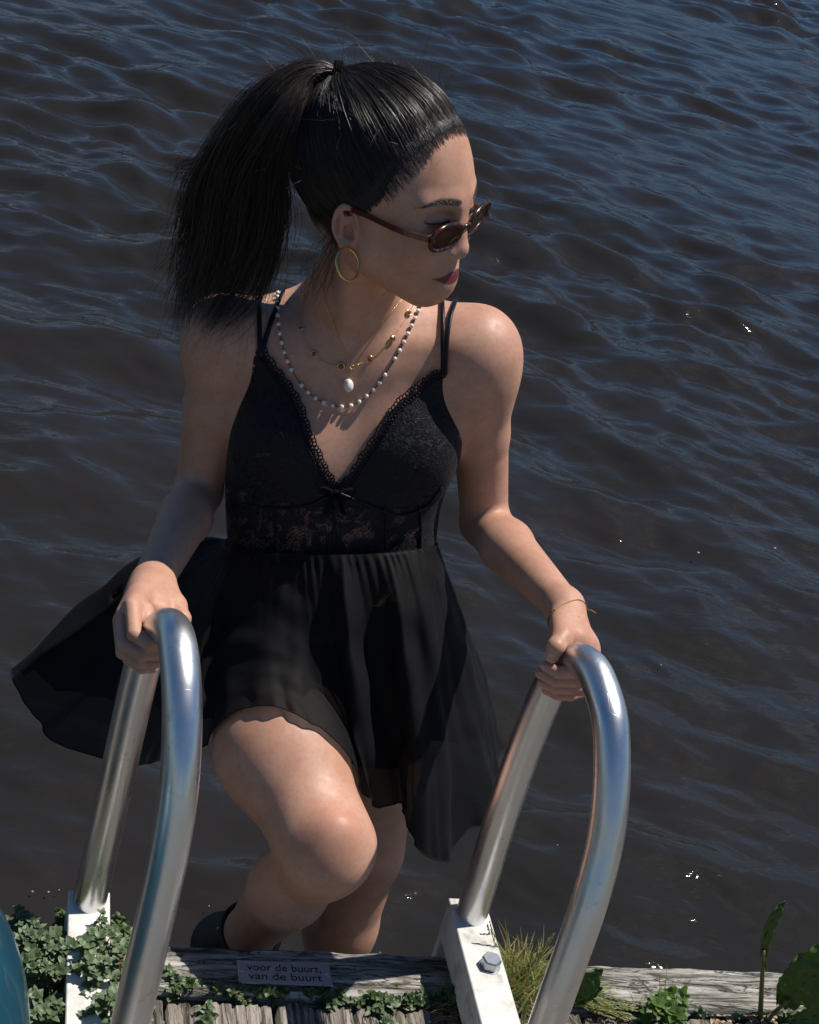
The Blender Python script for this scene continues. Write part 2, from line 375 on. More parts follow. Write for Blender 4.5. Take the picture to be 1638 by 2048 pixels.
# dark soil strip between deck and beam, and quay wall under the beam
soil=mat('dark_soil',(.018,.014,.01),.95); bump(soil,noise(soil,coords(soil),140,5),1,.006)
b=MB(); b.box(np.array([.7,1.39,-.085]),(3.8,.10,.1)); o=b.build('soil',soil,None,False); o['kind']='structure'
b=MB()
for i in range(27): b.box(np.array([-1.2+i*.14+.07,1.44,-.62+.0]),(.132,.05,.96),bev=.004)
tag(b.build('quay_wall',deckw,None,False),'dark vertical plank quay wall below the timber edge beam','wall')
# teal tub at left edge
tealm=mat('teal_paint',(.004,.05,.08),.3,Coat_Weight=.5)
v=coords(tealm); n=noise(tealm,coords(tealm,(1,1,.15)),60,5,.7); L(tealm,mixc(tealm,ramp(tealm,n,[(.66,(0,0,0)),(.72,(1,1,1))]),(.004,.05,.08),(.02,.10,.13)),BS(tealm).inputs['Base Color'])
cx=P(-572,2060,1.42); V=[];Fc=[];seg=128; q_=(cx[2]+.010)
prf=[(.0,-q_),(.16,-q_),(.20,-q_+.01),(.252,-q_*.62),(.278,-q_*.25),(.281,.0),(.270,.05),(.25,.085),(.235,.10),(.226,.102),(.22,.094),(.214,.06),(.20,-.05),(.0,-.06)]
prf=spline(prf,60); prf[:,0]=np.maximum(prf[:,0],0)
for a,z in prf:
    for j in range(seg): t=2*math.pi*j/seg; V.append((cx[0]+a*math.cos(t),cx[1]+a*math.sin(t),cx[2]+z))
for i in range(len(prf)-1):
    for j in range(seg): k=(j+1)%seg; Fc.append((i*seg+j,i*seg+k,(i+1)*seg+k,(i+1)*seg+j))
tag(mesh('painted_tub',V,Fc,tealm),'glossy teal painted rounded tub at the lower left corner','tub')
# ---------------------------------------------------------------- handrails
TR=.0215
railL=[(180,1795,1.98),(224,1600,1.92),(283,1338,1.84),(306,1282,1.805),(328,1255,1.765),(346,1262,1.725),(358,1310,1.69),(364,1395,1.67),(363,1490,1.665),(356,1590,1.67),(339,1700,1.68),(318,1802,1.69),(294,1905,1.70),(270,2007,1.715)]
railR=[(945,1822,2.09),(1019,1582,2.0),(1085,1406,1.945),(1117,1346,1.92),(1147,1321,1.89),(1172,1328,1.86),(1195,1358,1.835),(1219,1436,1.805),(1224,1524,1.795),(1220,1612,1.795),(1207,1700,1.80),(1180,1800,1.805),(1146,1900,1.815),(1114,1990,1.825),(1091,2056,1.835)]
def rail(pts,label,nbolt):
    W=[P(*q) for q in pts]
    e=W[-1]; dn=norm(W[-1]-W[-2]); 
    W+= [e+dn*.08, np.array([e[0]+dn[0]*.12,e[1]+dn[1]*.14,-.03+ (e[2]+.03)*.35]), np.array([e[0]+dn[0]*.12,e[1]+dn[1]*.15,-.028])]
    b0=W[0]; root=empty('handrail',(b0[0],b0[1],0),label,'handrail','curved metal handrails of the ladder')
    W=[W[0]-norm(W[1]-W[0])*.012]+W
    c=spline(W,170); V,Fc=tube_geo(c,TR,40); mesh('tube',V,Fc,alu,root)
    # weld ring
    # box-section bracket lying over the beam
    x0=b0[0]; y0=BY1+.03; zt=b0[2]-.006
    b=MB(); b.box(np.array([x0,(y0+.95)/2+.0,zt-.003]),(.052,y0-.95,.006),bev=.0012); b.build('top_plate',white,root,False)
    b=MB(); b.box(np.array([x0-.0225,(y0+.95)/2,zt-.0335]),(.006,y0-.95-.002,.054),bev=.001); b.box(np.array([x0+.0225,(y0+.95)/2,zt-.0335]),(.006,y0-.95-.002,.054),bev=.001); b.box(np.array([x0,y0-.004,zt-.2]),(.0385,.006,.39),bev=.001)
    b.build('bracket',white,root,False)
    # stringer going down on water side
    b=MB(); b.tube([np.array([x0,y0+.012,zt-.07]),np.array([x0,y0+.02,-1.2])],.017,24); b.build('stringer',alu,root)
    # bolt
    for (px,py) in nbolt:
        q=Gz(px,py,zt); V=[];Fc=[]
        for k,(rad,z) in enumerate([(.0145,0),(.0145,.0012),(.0128,.0013),(.0134,.002),(.0134,.0125),(.0115,.0145)]):
            for j in range(24 if k<2 else 24):
                t=2*math.pi*j/24; r_=rad if k<2 else rad*math.cos(math.pi/6)/math.cos(((t+.3)%(math.pi/3))-math.pi/6)
                V.append((q[0]+r_*math.cos(t),q[1]+r_*math.sin(t),zt+z))
        for k in range(5):
            for j in range(24): w=(j+1)%24; Fc.append((k*24+j,k*24+w,(k+1)*24+w,(k+1)*24+j))
        Fc.append(tuple(5*24+j for j in range(24))); mesh('bolt',V,Fc,steel,root,False)
    return root
rl=rail(railL,'curved silver handrail rising from the green weeds, gripped by the hand nearest them',[])
rr_=rail(railR,'curved silver handrail beside the grass tuft, with a hex bolt on its white bracket',[(979,1932)])
# plaque
q00,q10,q11,q01=[Gz(x,y,.006) for x,y in ((472,1921),(656,1929),(667,1972),(480,1966))]
pc=(q00+q10+q11+q01)/4; ex=norm((q10-q00)+(q11-q01)); ey=np.cross([0,0,1],ex); wd_=np.linalg.norm(q10-q00); ht=abs((q00-q01)@ey)
pl=empty('name_plaque',pc,'small brushed steel plaque with two lines of text screwed to the beam','sign')
b=MB(); b.box(pc+np.array([0,0,.0]),(wd_,ht,.0022),np.array([ex,ey,[0,0,1]]),bev=.0004); b.build('plate',plaqm,pl,False)
for txt,yy in (('voor de buurt,',.0075),('van de buurt',-.0075)):
    cu=bpy.data.curves.new('txt','FONT'); cu.body=txt; cu.size=.0175; cu.align_x='CENTER'; cu.align_y='CENTER'; cu.extrude=.0001; cu.resolution_u=4
    to=bpy.data.objects.new('tmp',cu); COL.objects.link(to); bpy.context.view_layer.update()
    me=bpy.data.meshes.new_from_object(to.evaluated_get(bpy.context.evaluated_depsgraph_get())); bpy.data.objects.remove(to)
    V=np.zeros(len(me.vertices)*3); me.vertices.foreach_get('co',V); V=V.reshape(-1,3); 
    lim=wd_*.80; wtx=V[:,0].max()-V[:,0].min(); sx=min(1.08,lim/wtx)
    W=pc+np.array([0,0,.0014])+V[:,:1]*sx*ex+(V[:,1:2]+yy)*ey+V[:,2:3]*np.array([0,0,1])
    me.vertices.foreach_set('co',W.astype(np.float32).ravel()); me.materials.clear(); link('lettering',me,ink,pl,False)
for s in(-1,1):
    q=pc+ex*s*(wd_/2-.006)+ey*.001; V,Fc=ico(q+[0,0,.0005],(.0032,.0032,.0022)); mesh('screw',V,Fc,steel,pl)
# deck screws
for (x,y) in ((533,2028),(320,2046),(878,2044)):
    q=Gz(x,y,-.018); V,Fc=ico(q,(.0062,.0062,.0038),seg=20,rings=10); o=mesh('screw',V,Fc,steel,deck)
#@@PERSON
# ================================================================ SDF ENGINE
class Field:
    def __init__(s): s.ops=[]
    def cone(s,a,b,ra,rb,k=.01,op='u'):
        a=np.asarray(a,float);b=np.asarray(b,float); ba=b-a; l2=ba@ba+1e-12
        def fn(p):
            pa=p-a; h=np.clip(pa@ba/l2,0,1); return np.sqrt(((pa-h[:,None]*ba)**2).sum(1))-(ra+(rb-ra)*h)
        s.ops.append((op,fn,k,(a+b)/2,math.sqrt(l2)/2+max(ra,rb))); return s
    def chain(s,pts,rs,k=.004):
        for i in range(len(pts)-1): s.cone(pts[i],pts[i+1],rs[i],rs[i+1],k if i==0 else min(k,.003))
    def ell(s,c,r,A=None,k=.01,op='u'):
        c=np.asarray(c,float); r=np.asarray(r,float); A=np.eye(3) if A is None else np.asarray(A)  # rows = axes
        def fn(p):
            q=(p-c)@A.T; k0=np.sqrt(((q/r)**2).sum(1))+1e-9; k1=np.sqrt(((q/r**2)**2).sum(1))+1e-9; return k0*(k0-1)/k1
        s.ops.append((op,fn,k,c,float(r.max()))); return s
    def raw(s,fn,c,rad,k=.01,op='u'): s.ops.append((op,fn,k,np.asarray(c,float),rad))
    def ev(s,p,cen=None,rad=None):
        d=np.full(len(p),.5)
        for op,fn,k,c,r in s.ops:
            if cen is not None and np.linalg.norm(c-cen)>r+rad+k+.012: continue
            v=fn(p)
            if op=='u': h=np.maximum(k-np.abs(d-v),0)/k; d=np.minimum(d,v)-h*h*k*.25
            else: v=-v; h=np.maximum(k-np.abs(d-v),0)/k; d=np.maximum(d,v)+h*h*k*.25
        return d
def surfnets(fld,lo,hi,h,off=0.,B=16,keep=None):
    lo=np.asarray(lo,float); nb=np.ceil((np.asarray(hi)-lo)/(h*B)).astype(int)
    bi=np.stack(np.meshgrid(*[np.arange(n) for n in nb],indexing='ij'),-1).reshape(-1,3)
    cen=lo+(bi+.5)*h*B; d=np.concatenate([fld.ev(c) for c in np.array_split(cen,max(1,len(cen)//4000))])-off
    rad=h*B*.87+.5*h
    bi=bi[(np.abs(d)<rad*1.5+.014)]
    g=np.stack(np.meshgrid(*[np.arange(-1,B+1)]*3,indexing='ij'),-1); n=B+2
    keys=[];VV=[];FF=[]
    dims=nb*B+4
    def key(ijk): return ((ijk[...,0]+2)*dims[1]+(ijk[...,1]+2))*dims[2]+(ijk[...,2]+2)
    for b in bi:
        G_=g+b*B; p=(lo+G_*h).reshape(-1,3); c=lo+(b+.5)*h*B
        D=(fld.ev(p,c,h*B*.87+2*h)-off).reshape(n,n,n)
        if D.min()>0 or D.max()<0: continue
        sgn=D<0; cnt=np.zeros((n-1,)*3,int); sm=np.zeros((n-1,n-1,n-1,3)); w=np.zeros((n-1,)*3)
        for dx in(0,1):
            for dy in(0,1):
                for dz in(0,1): cnt+=sgn[dx:n-1+dx,dy:n-1+dy,dz:n-1+dz]
        act=(cnt>0)&(cnt<8)
        if not act.any(): continue
        for ax in range(3):
            o1,o2=[a for a in range(3) if a!=ax]
            sl0=[slice(None)]*3; sl1=[slice(None)]*3; sl0[ax]=slice(0,n-1); sl1[ax]=slice(1,n)
            A0=D[tuple(sl0)];A1=D[tuple(sl1)]; cr=(A0<0)!=(A1<0); t=np.where(cr,A0/(A0-A1+1e-20),0)
            for u in(0,1):
                for v_ in(0,1):
                    ss=[slice(None)]*3; ss[o1]=slice(u,n-1+u); ss[o2]=slice(v_,n-1+v_)
                    cc=cr[tuple(ss)]; tt=t[tuple(ss)]
                    w+=cc; sm[...,ax]+=cc*tt; sm[...,o1]+=cc*u; sm[...,o2]+=cc*v_
        ai=np.argwhere(act); pos=lo+(G_[0,0,0]+ai+sm[act]/w[act][:,None])*h
        for _ in range(2):
            e=h*.25; f0=fld.ev(pos,c,rad+2*h)-off
            gr=np.stack([(fld.ev(pos+e*np.eye(3)[q],c,rad+2*h)-off-f0)/e for q in range(3)],1)
            st=-(f0/((gr**2).sum(1)+1e-9))[:,None]*gr; ln=np.linalg.norm(st,axis=1,keepdims=True); pos=pos+st*np.minimum(1,.6*h/(ln+1e-12))
        keys.append(key(ai+G_[0,0,0])); VV.append(pos)
        kk=key(G_)
        for ax in range(3):
            o1,o2=[a for a in range(3) if a!=ax]
            i=[slice(1,B+1)]*3; j=list(i); j[ax]=slice(2,B+2)
            s0=sgn[tuple(i)]; s1=sgn[tuple(j)]; ch=np.argwhere(s0!=s1)
            if len(ch)==0: continue
            ins=s0[tuple(ch.T)]; ch=ch+1
            def K(d1,d2):
                q=ch.copy(); q[:,o1]-=d1; q[:,o2]-=d2; return kk[tuple(q.T)]
            Q=np.stack([K(1,1),K(0,1),K(0,0),K(1,0)],1)
            fl=ins if ax!=1 else ~ins
            Q[~fl]=Q[~fl][:,::-1]; FF.append(Q)
    keys=np.concatenate(keys);VV=np.concatenate(VV);FF=np.concatenate(FF)
    uk,ui=np.unique(keys,return_index=True); VV=VV[ui]; 
    idx=np.searchsorted(uk,FF); idx=np.minimum(idx,len(uk)-1); ok=(uk[idx]==FF).all(1); Fq=idx[ok]
    return VV,Fq
def clean(V,Fq,mask):
    """keep faces whose vertices are all in mask"""
    Fq=Fq[mask[Fq].all(1)]; used=np.unique(Fq); mp=np.full(len(V),-1); mp[used]=np.arange(len(used)); return V[used],mp[Fq],used
def R_(px,d): return px*d/F
# ---------------------------------------------------------------- skeleton
SRp=P(448,672,2.02); SLp=P(954,706,2.05); LAT=norm(SLp-SRp)
NB=P(712,612,2.03); CH=P(690,820,2.10); WA=P(665,1090,2.15); PE=P(655,1290,2.22)
UPt=norm(NB-WA); UPt=norm(UPt-LAT*(UPt@LAT)); FR=np.cross(UPt,LAT); 
if FR@fw>0: FR=-FR
AX=np.array([LAT,FR,UPt])
# head frame (x = her left, y = face forward, z = up)
HO=np.array([.4213,1.775,.9409]); HS=1.06
HM=np.array([[0.65156,0.73021,-0.14752],[0.72888,-0.66719,-0.00756],[0.10373,0.09719,0.9783]]); HM=np.linalg.svd(HM)[0]@np.linalg.svd(HM)[2]
def Hd(x,y,z): return HO+HM@(np.array([x,y,z])*HS)
HA=HM.T
def hl(p): return ((p-HO)@HM)/HS
B=Field()
# torso
B.ell(CH+UPt*.00,(.138,.092,.15),AX,.03)
B.ell(P(704,700,2.075),(.135,.062,.075),AX,.05)
B.cone(SRp-UPt*.006,SLp-UPt*.012,.038,.036,.05)
B.ell(WA-FR*.005,(.136,.088,.13),AX,.06)
B.ell(PE,(.160,.108,.11),AX,.06)
for px,py,d in((566,890,2.045),(822,900,2.065)): B.ell(P(px,py,d),(.060,.048,.060),AX,.055)
B.cone(P(705,640,2.06),P(470,665,2.045),.040,.034,.04); B.cone(P(715,640,2.06),P(945,675,2.06),.042,.034,.05)
# clavicles
B.cone(P(680,690,2.005),P(520,640,2.0),.008,.010,.018); B.cone(P(728,692,2.005),P(900,690,2.02),.008,.010,.018)
B.ell(P(664,975,2.125),(.134,.084,.12),AX,.05)
# arms
ER=P(396,985,2.13); WR=P(302,1168,1.895); EL=P(969,1045,2.20); WL=P(1128,1213,1.975)
def arm(S,E_,W_,rs):
    m1=S+(E_-S)*.45; m2=E_+(W_-E_)*.3
    B.cone(S,m1,rs[0],rs[1],.035); B.cone(m1,E_,rs[1],rs[2],.012); B.cone(E_,m2,rs[2],rs[3],.012); B.cone(m2,W_,rs[3],rs[4],.012)
arm(SRp,ER,WR,[.044,.0365,.031,.0345,.0235])
arm(SLp,EL,WL,[.044,.0380,.033,.036,.0225])
B.ell(SRp-UPt*.012+LAT*-.004,(.043,.045,.055),AX,.03); B.ell(SLp-UPt*.022+LAT*.006,(.041,.042,.064),AX,.05)
# legs
HR=P(556,1340,2.17); TM=P(562,1500,2.07); KR=P(653,1688,1.995); C1=P(577,1775,2.09); AN=P(500,1865,2.26)
B.cone(HR,TM,.094,.083,.04); B.cone(TM,KR,.083,.057,.03); B.ell(KR+np.array([0,-.006,-.006]),(.047,.047,.050),None,.05); B.ell(P(668,1672,1.952),(.024,.018,.028),None,.03); B.cone(P(655,1735,1.985),P(640,1770,2.01),.020,.018,.03)
B.cone(KR+np.array([0,.018,-.024]),C1,.049,.051,.022); B.cone(C1,AN,.052,.036,.02); B.cone(AN,P(462,1905,2.36),.034,.03,.02)
HL=P(770,1310,2.24); KL=P(722,1700,2.36); CL=P(680,1850,2.44)
B.cone(HL,KL,.088,.062,.04); B.cone(KL,CL,.060,.056,.02); B.cone(CL,P(645,2060,2.56),.056,.034,.02); 
# neck
B.cone(Hd(0,-.022,-.03),P(706,590,2.01),.050,.053,.02); B.cone(P(706,590,2.01),P(700,650,2.06),.053,.065,.04)
B.cone(Hd(-.05,-.02,-.03),P(690,688,2.0),.011,.008,.02)   # neck muscle to the collarbone
def rc(v): return HS*v
NHEAD=len(B.ops)
# head
E3=lambda c,r,k,op='u',A=None: B.ell(Hd(*c),np.array(r)*HS,HA if A is None else A,k*HS,op)
E3((0,-.020,.034),(.077,.099,.089),.02)
E3((0,.018,.035),(.064,.062,.078),.03); E3((0,.030,.000),(.060,.056,.060),.03)
E3((0,.030,-.040),(.052,.052,.062),.03)
E3((0,.054,-.088),(.017,.016,.015),.028)
for s in(-1,1):
    B.cone(Hd(s*.052,.0,-.050),Hd(s*.012,.054,-.090),.020*HS,.014*HS,.035*HS)
    E3((s*.036,.056,-.034),(.024,.020,.024),.025)
    B.cone(Hd(s*.012,.082,.018),Hd(s*.044,.066,.019),.008*HS,.008*HS,.016*HS)
    E3((s*.031,.088,.000),(.015,.010,.009),.014,'s')
    E3((s*.031,.0705,-.001),(.0145,.0135,.0125),.006)
    B.cone(Hd(s*.018,.082,.000),Hd(s*.044,.0745,.0005),.0022*HS,.0018*HS,.004*HS)  # upper lid edge
E3((0,.0660,-.074),(.022,.017,.020),.02)     # muzzle
B.cone(Hd(0,.082,.006),Hd(0,.0920,-.034),.0050*HS,.0072*HS,.016*HS)
E3((0,.0910,-.0400),(.0092,.0088,.0082),.010)
for s in(-1,1):
    E3((s*.0112,.0855,-.0430),(.0062,.0080,.0065),.008)
    E3((s*.0060,.0900,-.0508),(.0030,.0040,.0026),.003,'s')
# lips
B.cone(Hd(-.022,.0685,-.0700),Hd(-.003,.0805,-.0685),.0024*HS,.0042*HS,.006*HS); B.cone(Hd(.022,.0685,-.0700),Hd(.003,.0805,-.0685),.0024*HS,.0042*HS,.006*HS)
B.cone(Hd(-.013,.0735,-.0770),Hd(.013,.0735,-.0770),.0046*HS,.0046*HS,.006*HS); E3((0,.0770,-.0775),(.011,.0055,.0046),.006)
B.cone(Hd(-.0285,.0655,-.0705),Hd(0,.0840,-.0730),.0009*HS,.0009*HS,.003*HS,'s'); B.cone(Hd(.0285,.0655,-.0705),Hd(0,.0840,-.0730),.0009*HS,.0009*HS,.003*HS,'s')
# ears
for s in(-1,1):
    ea=np.array([norm(HM@np.array([s*.28,1,-.0])),norm(HM@np.array([0,.12,1])),None],dtype=object)
    a0=norm(HM@np.array([s*-.35,1,.10])); b0=norm(HM@np.array([0,-.15,1])); b0=norm(b0-a0*(a0@b0)); c0=np.cross(a0,b0)
    if c0@HM[:,0]*s<0: c0=-c0
    ec=Hd(s*.0755,-.011,-.019); EA=np.array([a0,b0,c0])
    B.ell(ec,np.array([.0125,.0215,.0040])*HS,EA,.006)
    def ring(p,ec=ec,EA=EA):
        q=(p-ec)@EA.T/HS; y=q[:,1]; wdt=.0140-.14*np.maximum(0,-y-.004); q0=q[:,0]/wdt; r_=np.sqrt(q0**2+(y/.0225)**2); dd=(r_-1)*.018
        return (np.sqrt(dd**2+(q[:,2]-.0035)**2)-.0032)*HS
    B.raw(ring,ec,.045,.003)
    B.ell(ec+EA.T@np.array([.003,-.006,.004])*HS,np.array([.0075,.009,.006])*HS,EA,.004,'s')
    B.cone(ec+EA.T@np.array([-.004,.013,.003])*HS,ec+EA.T@np.array([-.006,-.010,.003])*HS,.0026*HS,.0028*HS,.003)
    B.cone(ec+EA.T@np.array([.010,.001,.003])*HS,ec+EA.T@np.array([.011,-.008,.003])*HS,.0034*HS,.0030*HS,.004)
    B.ell(ec+EA.T@np.array([.001,-.0205,.002])*HS,np.array([.0075,.0075,.0042])*HS,EA,.004)
    if s<0: LOBE=ec+EA.T@np.array([.001,-.024,.003])*HS
# hands
def pp(l): return [P(*q) for q in l]
def hand(meta,fing,rf,extra):
    for a,b,ra,rb,k in meta: B.cone(P(*a),P(*b),ra,rb,k)
    for fg,r in zip(fing,rf):
        q=pp(fg); B.chain(q,[r*1.08,r*1.04,r*.96,r*.82],.0018)
    for a,b,ra,rb,k in extra: B.cone(P(*a),P(*b),ra,rb,k)
fL=[[(265,1213,1.785),(269,1268,1.757),(300,1288,1.752),(322,1292,1.762)],
    [(247,1226,1.80),(248,1287,1.77),(284,1308,1.757),(316,1310,1.765)],
    [(240,1243,1.82),(246,1304,1.785),(280,1325,1.768),(312,1326,1.775)],
    [(243,1258,1.84),(258,1318,1.805),(284,1336,1.785),(306,1336,1.79)]]
hand([((302,1168,1.895),(266,1212,1.79),.020,.0105,.014),((302,1170,1.895),(250,1224,1.805),.018,.0100,.014),((298,1172,1.90),(242,1240,1.825),.018,.0095,.014),((298,1176,1.905),(244,1256,1.845),.017,.009,.012),
      ((322,1172,1.89),(350,1212,1.865),.018,.0135,.014),((300,1185,1.87),(318,1222,1.84),.020,.0145,.016)],fL,[.0083,.0083,.0079,.0071],
     [((350,1212,1.865),(362,1238,1.845),.0135,.0115,.006),((362,1238,1.845),(350,1262,1.83),.0115,.0095,.004),((288,1222,1.80),(298,1262,1.785),.0115,.0095,.008)])
fR=[[(1182,1328,1.90),(1156,1344,1.868),(1116,1344,1.872),(1090,1332,1.885)],
    [(1182,1348,1.91),(1152,1361,1.874),(1110,1361,1.880),(1080,1347,1.893)],
    [(1176,1366,1.92),(1146,1376,1.883),(1110,1376,1.889),(1084,1366,1.900)],
    [(1168,1382,1.93),(1142,1391,1.893),(1114,1390,1.897),(1092,1381,1.907)]]
hand([((1128,1213,1.975),(1166,1290,1.93),.0215,.0165,.016),((1128,1216,1.97),(1150,1275,1.915),.020,.0155,.014),((1166,1290,1.93),(1180,1340,1.935),.0165,.0135,.012),((1175,1300,1.94),(1172,1375,1.945),.0135,.0115,.012)],fR,[.0076,.0076,.0073,.0066],
     [((1122,1240,1.94),(1124,1274,1.885),.0150,.0135,.012),((1124,1274,1.885),(1112,1293,1.868),.0125,.0108,.005),((1112,1293,1.868),(1104,1313,1.872),.0108,.0082,.003)])
# ---------------------------------------------------------------- body mesh (one continuous surface)
def box_of(ps,pad): ps=np.array(ps); return ps.min(0)-pad,ps.max(0)+pad
allc=np.array([o[3] for o in B.ops]); allr=np.array([o[4] for o in B.ops])
lo=(allc-allr[:,None]).min(0)-.01; hi=(allc+allr[:,None]).max(0)+.01
QUICK=False
h1_=.0026 if not QUICK else .004; h2_=.0012 if not QUICK else .002
V0,F0=surfnets(B,lo,hi,h1_)
# fine regions: head above mid-neck, both hands beyond the wrist
def reg_head(p): return (hl(p)[:,2]>-.125)&(hl(p)[:,1]>-.14)&(np.linalg.norm(p-Hd(0,0,-.01),axis=1)<.175)
HcL=P(285,1250,1.81); HcR=P(1135,1320,1.90)
def reg_l(p): return np.linalg.norm(p-HcL,axis=1)<.062
def reg_r(p): return np.linalg.norm(p-HcR,axis=1)<.060
parts=[]
inside=np.zeros(len(V0),bool)
for rg in(reg_head,reg_l,reg_r): inside|=rg(V0)
# drop coarse faces completely inside a fine region
Fk=F0[~inside[F0].all(1)]; used=np.unique(Fk); mp_=np.full(len(V0),-1); mp_[used]=np.arange(len(used)); parts.append((V0[used],mp_[Fk]))
for rg,cc,rad in((reg_head,Hd(0,0,-.01),.18),(reg_l,HcL,.066),(reg_r,HcR,.064)):
    v_,f_=surfnets(B,cc-rad,cc+rad,h2_); v_,f_,_=clean(v_,f_,rg(v_)); parts.append((v_,f_))
Vb=[];Fb=[];n_=0
for v_,f_ in parts: Vb.append(v_);Fb.append(f_+n_);n_+=len(v_)
Vb=np.concatenate(Vb);Fb=np.concatenate(Fb)
# make-up, brows, scalp, and shade of nostrils and lip parting painted on skin
paint=np.zeros((len(Vb),4),np.float32); q=hl(Vb)
def setp(mask,col,a):
    a=np.broadcast_to(a,mask.shape); mm=mask&(a>paint[:,3]*.99); paint[mm,:3]=col; paint[mm,3]=a[mm]
def segd(q,a,b):
    a=np.array(a);b=np.array(b);ba=b-a;h=np.clip((q-a)@ba/(ba@ba),0,1);return np.linalg.norm(q-a-h[:,None]*ba,axis=1),h
fr=q[:,1]>.055
for s in(-1,1):
    d1,h_=segd(q,(s*.014,.094,.0165),(s*.030,.088,.0215)); d2,h2=segd(q,(s*.030,.088,.0215),(s*.050,.070,.0150))
    a=np.maximum(np.clip((.0078-d1)/.003,0,1)*.9,np.clip((.0060-.0030*h2-d2+.0030)/.0028,0,1)*.95)
    zz=np.abs(q[:,2]-np.interp(np.abs(q[:,0]),[.014,.026,.038,.048,.060],[.0200,.0232,.0248,.0232,.0178])); wz=np.interp(np.abs(q[:,0]),[.013,.018,.038,.059],[.0024,.0040,.0036,.0006])
    m_=(q[:,1]>.035)&(np.abs(q[:,0])>.012)&(np.abs(q[:,0])<.060)&(q[:,0]*s>0)
    setp(m_,(.032,.019,.015),np.clip((wz+.0010-zz)/.0022,0,1)*.85)
    zl=np.interp(np.abs(q[:,0]),[.016,.030,.046,.052],[-.0035,-.0015,-.0005,.0015]); m_=fr&(np.abs(q[:,0])>.016)&(np.abs(q[:,0])<.051)&(q[:,0]*s>0)
    setp(m_,(.012,.008,.008),np.clip((.0021-np.abs(q[:,2]-zl))/.0012,0,1)*.92)
    setp(m_,(.28,.12,.09),np.clip((.011-np.abs(q[:,2]-zl-.004))/.012,0,1)*.35)
ax_=np.abs(q[:,0]); 
up_=np.interp(ax_,[0,.004,.012,.0285],[-.0655,-.0642,-.0665,-.0705]); dn_=np.interp(ax_,[0,.009,.018,.0285],[-.0808,-.0800,-.0762,-.0705])
m_=(q[:,1]>.057)&(ax_<.0285)
e_=np.minimum(up_-q[:,2],q[:,2]-dn_); setp(m_,(.15,.018,.024),np.clip(e_/.0012+.3,0,1)*.95)
setp(m_&(np.abs(q[:,2]+np.interp(ax_,[0,.0285],[.0730,.0705]))<.0009),(.05,.008,.01),.9)  # shade of the lip parting put into the colour as a dark line
nost=np.minimum(*[np.linalg.norm(q-np.array([s*.0060,.0900,-.0508]),axis=1) for s in(-1,1)]); setp(nost<.0048,(.06,.02,.015),.8)  # shade inside the nostrils put into the skin colour
fl_=np.interp(q[:,2],[-.012,.0,.019,.05,.077,.087,.095,.12],[-.010,.009,.024,.038,.0545,.063,.067,.2])
hz=(q[:,2]>-.065)&(ax_<.0770)&~((ax_>.05)&(q[:,1]>-.030)&(q[:,2]<-.002))
fth=np.clip((fl_-q[:,1]-.002)/.010,0,1)*hz
fth=fth*(.85+.3*np.array([mn.noise(Vector((a_*420,b_*420,c_*60))) for a_,b_,c_ in q])) if True else fth
setp(fth>.02,(.02,.014,.012),.8*np.clip(fth,0,1).astype(np.float32))
# blush on cheek, ear and knuckles
for c_,r_,a_ in((Hd(-.045,.05,-.035),.03,.3),(P(655,1640,1.93),.06,.25),(HcL,.05,.25),(HcR,.05,.25),(LOBE+HM@np.array([0,0,.02]),.03,.6)):
    dd=np.linalg.norm(Vb-c_,axis=1); al=np.clip(1-dd/r_,0,1)*a_; mm=paint[:,3]<al; paint[mm,:3]=(.56,.2,.14); paint[mm,3]=al[mm]
person=empty('person',(AN[0]+.05,AN[1],-.9),'dark-haired woman in a black sheer dress climbing out between the handrails','person')
mesh('body',Vb,Fb,skin,person,True,{'paint':paint})
def hit(x,y,off=0.,dmin=1.5,fld=B):
    t=dmin; v=ray(x,y); l=np.linalg.norm(v); n_=v/l; p=C+v*t
    for _ in range(120):
        d=float(fld.ev(p[None])[0])-off
        if d<.0002: break
        p=p+n_*d*.8
    return p
NF=Field(); NF.ops=B.ops[:NHEAD]
def grad(p,fld=B,e=.0015):
    p=np.asarray(p); f0=fld.ev(p[None])[0]; return norm([fld.ev((p+e*np.eye(3)[i])[None])[0]-f0 for i in range(3)])
#@@HAIR
# ================================================================ HAIR
def strands(paths,radii,tones,name,m,parent,n=3):
    """paths (k,s,3)"""
    paths=np.asarray(paths,np.float32); k,s,_=paths.shape
    T=np.gradient(paths,axis=1); T/=np.linalg.norm(T,axis=2,keepdims=True)+1e-9
    ref=RNG.randn(k,1,3).astype(np.float32); a=np.cross(T,ref); a/=np.linalg.norm(a,axis=2,keepdims=True)+1e-9; b=np.cross(T,a)
    ang=np.arange(n)*2*math.pi/n; prof=np.ones(s); prof[-3:]=[.8,.55,.15]
    V=paths[:,:,None,:]+(radii[:,None,None,None]*prof[None,:,None,None])*(np.cos(ang)[None,None,:,None]*a[:,:,None,:]+np.sin(ang)[None,None,:,None]*b[:,:,None,:])
    V=V.reshape(-1,3); base_=(np.arange(k)*s*n)[:,None,None]; i=np.arange(s-1)[None,:,None]; j=np.arange(n)[None,None,:]; j2=(j+1)%n
    Fq=np.stack([base_+i*n+j,base_+i*n+j2,base_+(i+1)*n+j2,base_+(i+1)*n+j],-1).reshape(-1,4)
    return mesh(name,V,Fq,m,parent,True,{'tone':np.repeat(tones,s*n)})
HC=np.array([0,-.024,.040]); HRr=np.array([.0830,.1075,.0965])
TIE=np.array([-.008,-.079,.123])
def inhair(q):
    x,y,z=q[...,0],q[...,1],q[...,2]
    fline=np.interp(z,[-.012,.0,.019,.05,.077,.087,.095,.12],[-.010,.011,.028,.042,.0565,.064,.068,.2])
    return (y<fline)&(z>-.070)
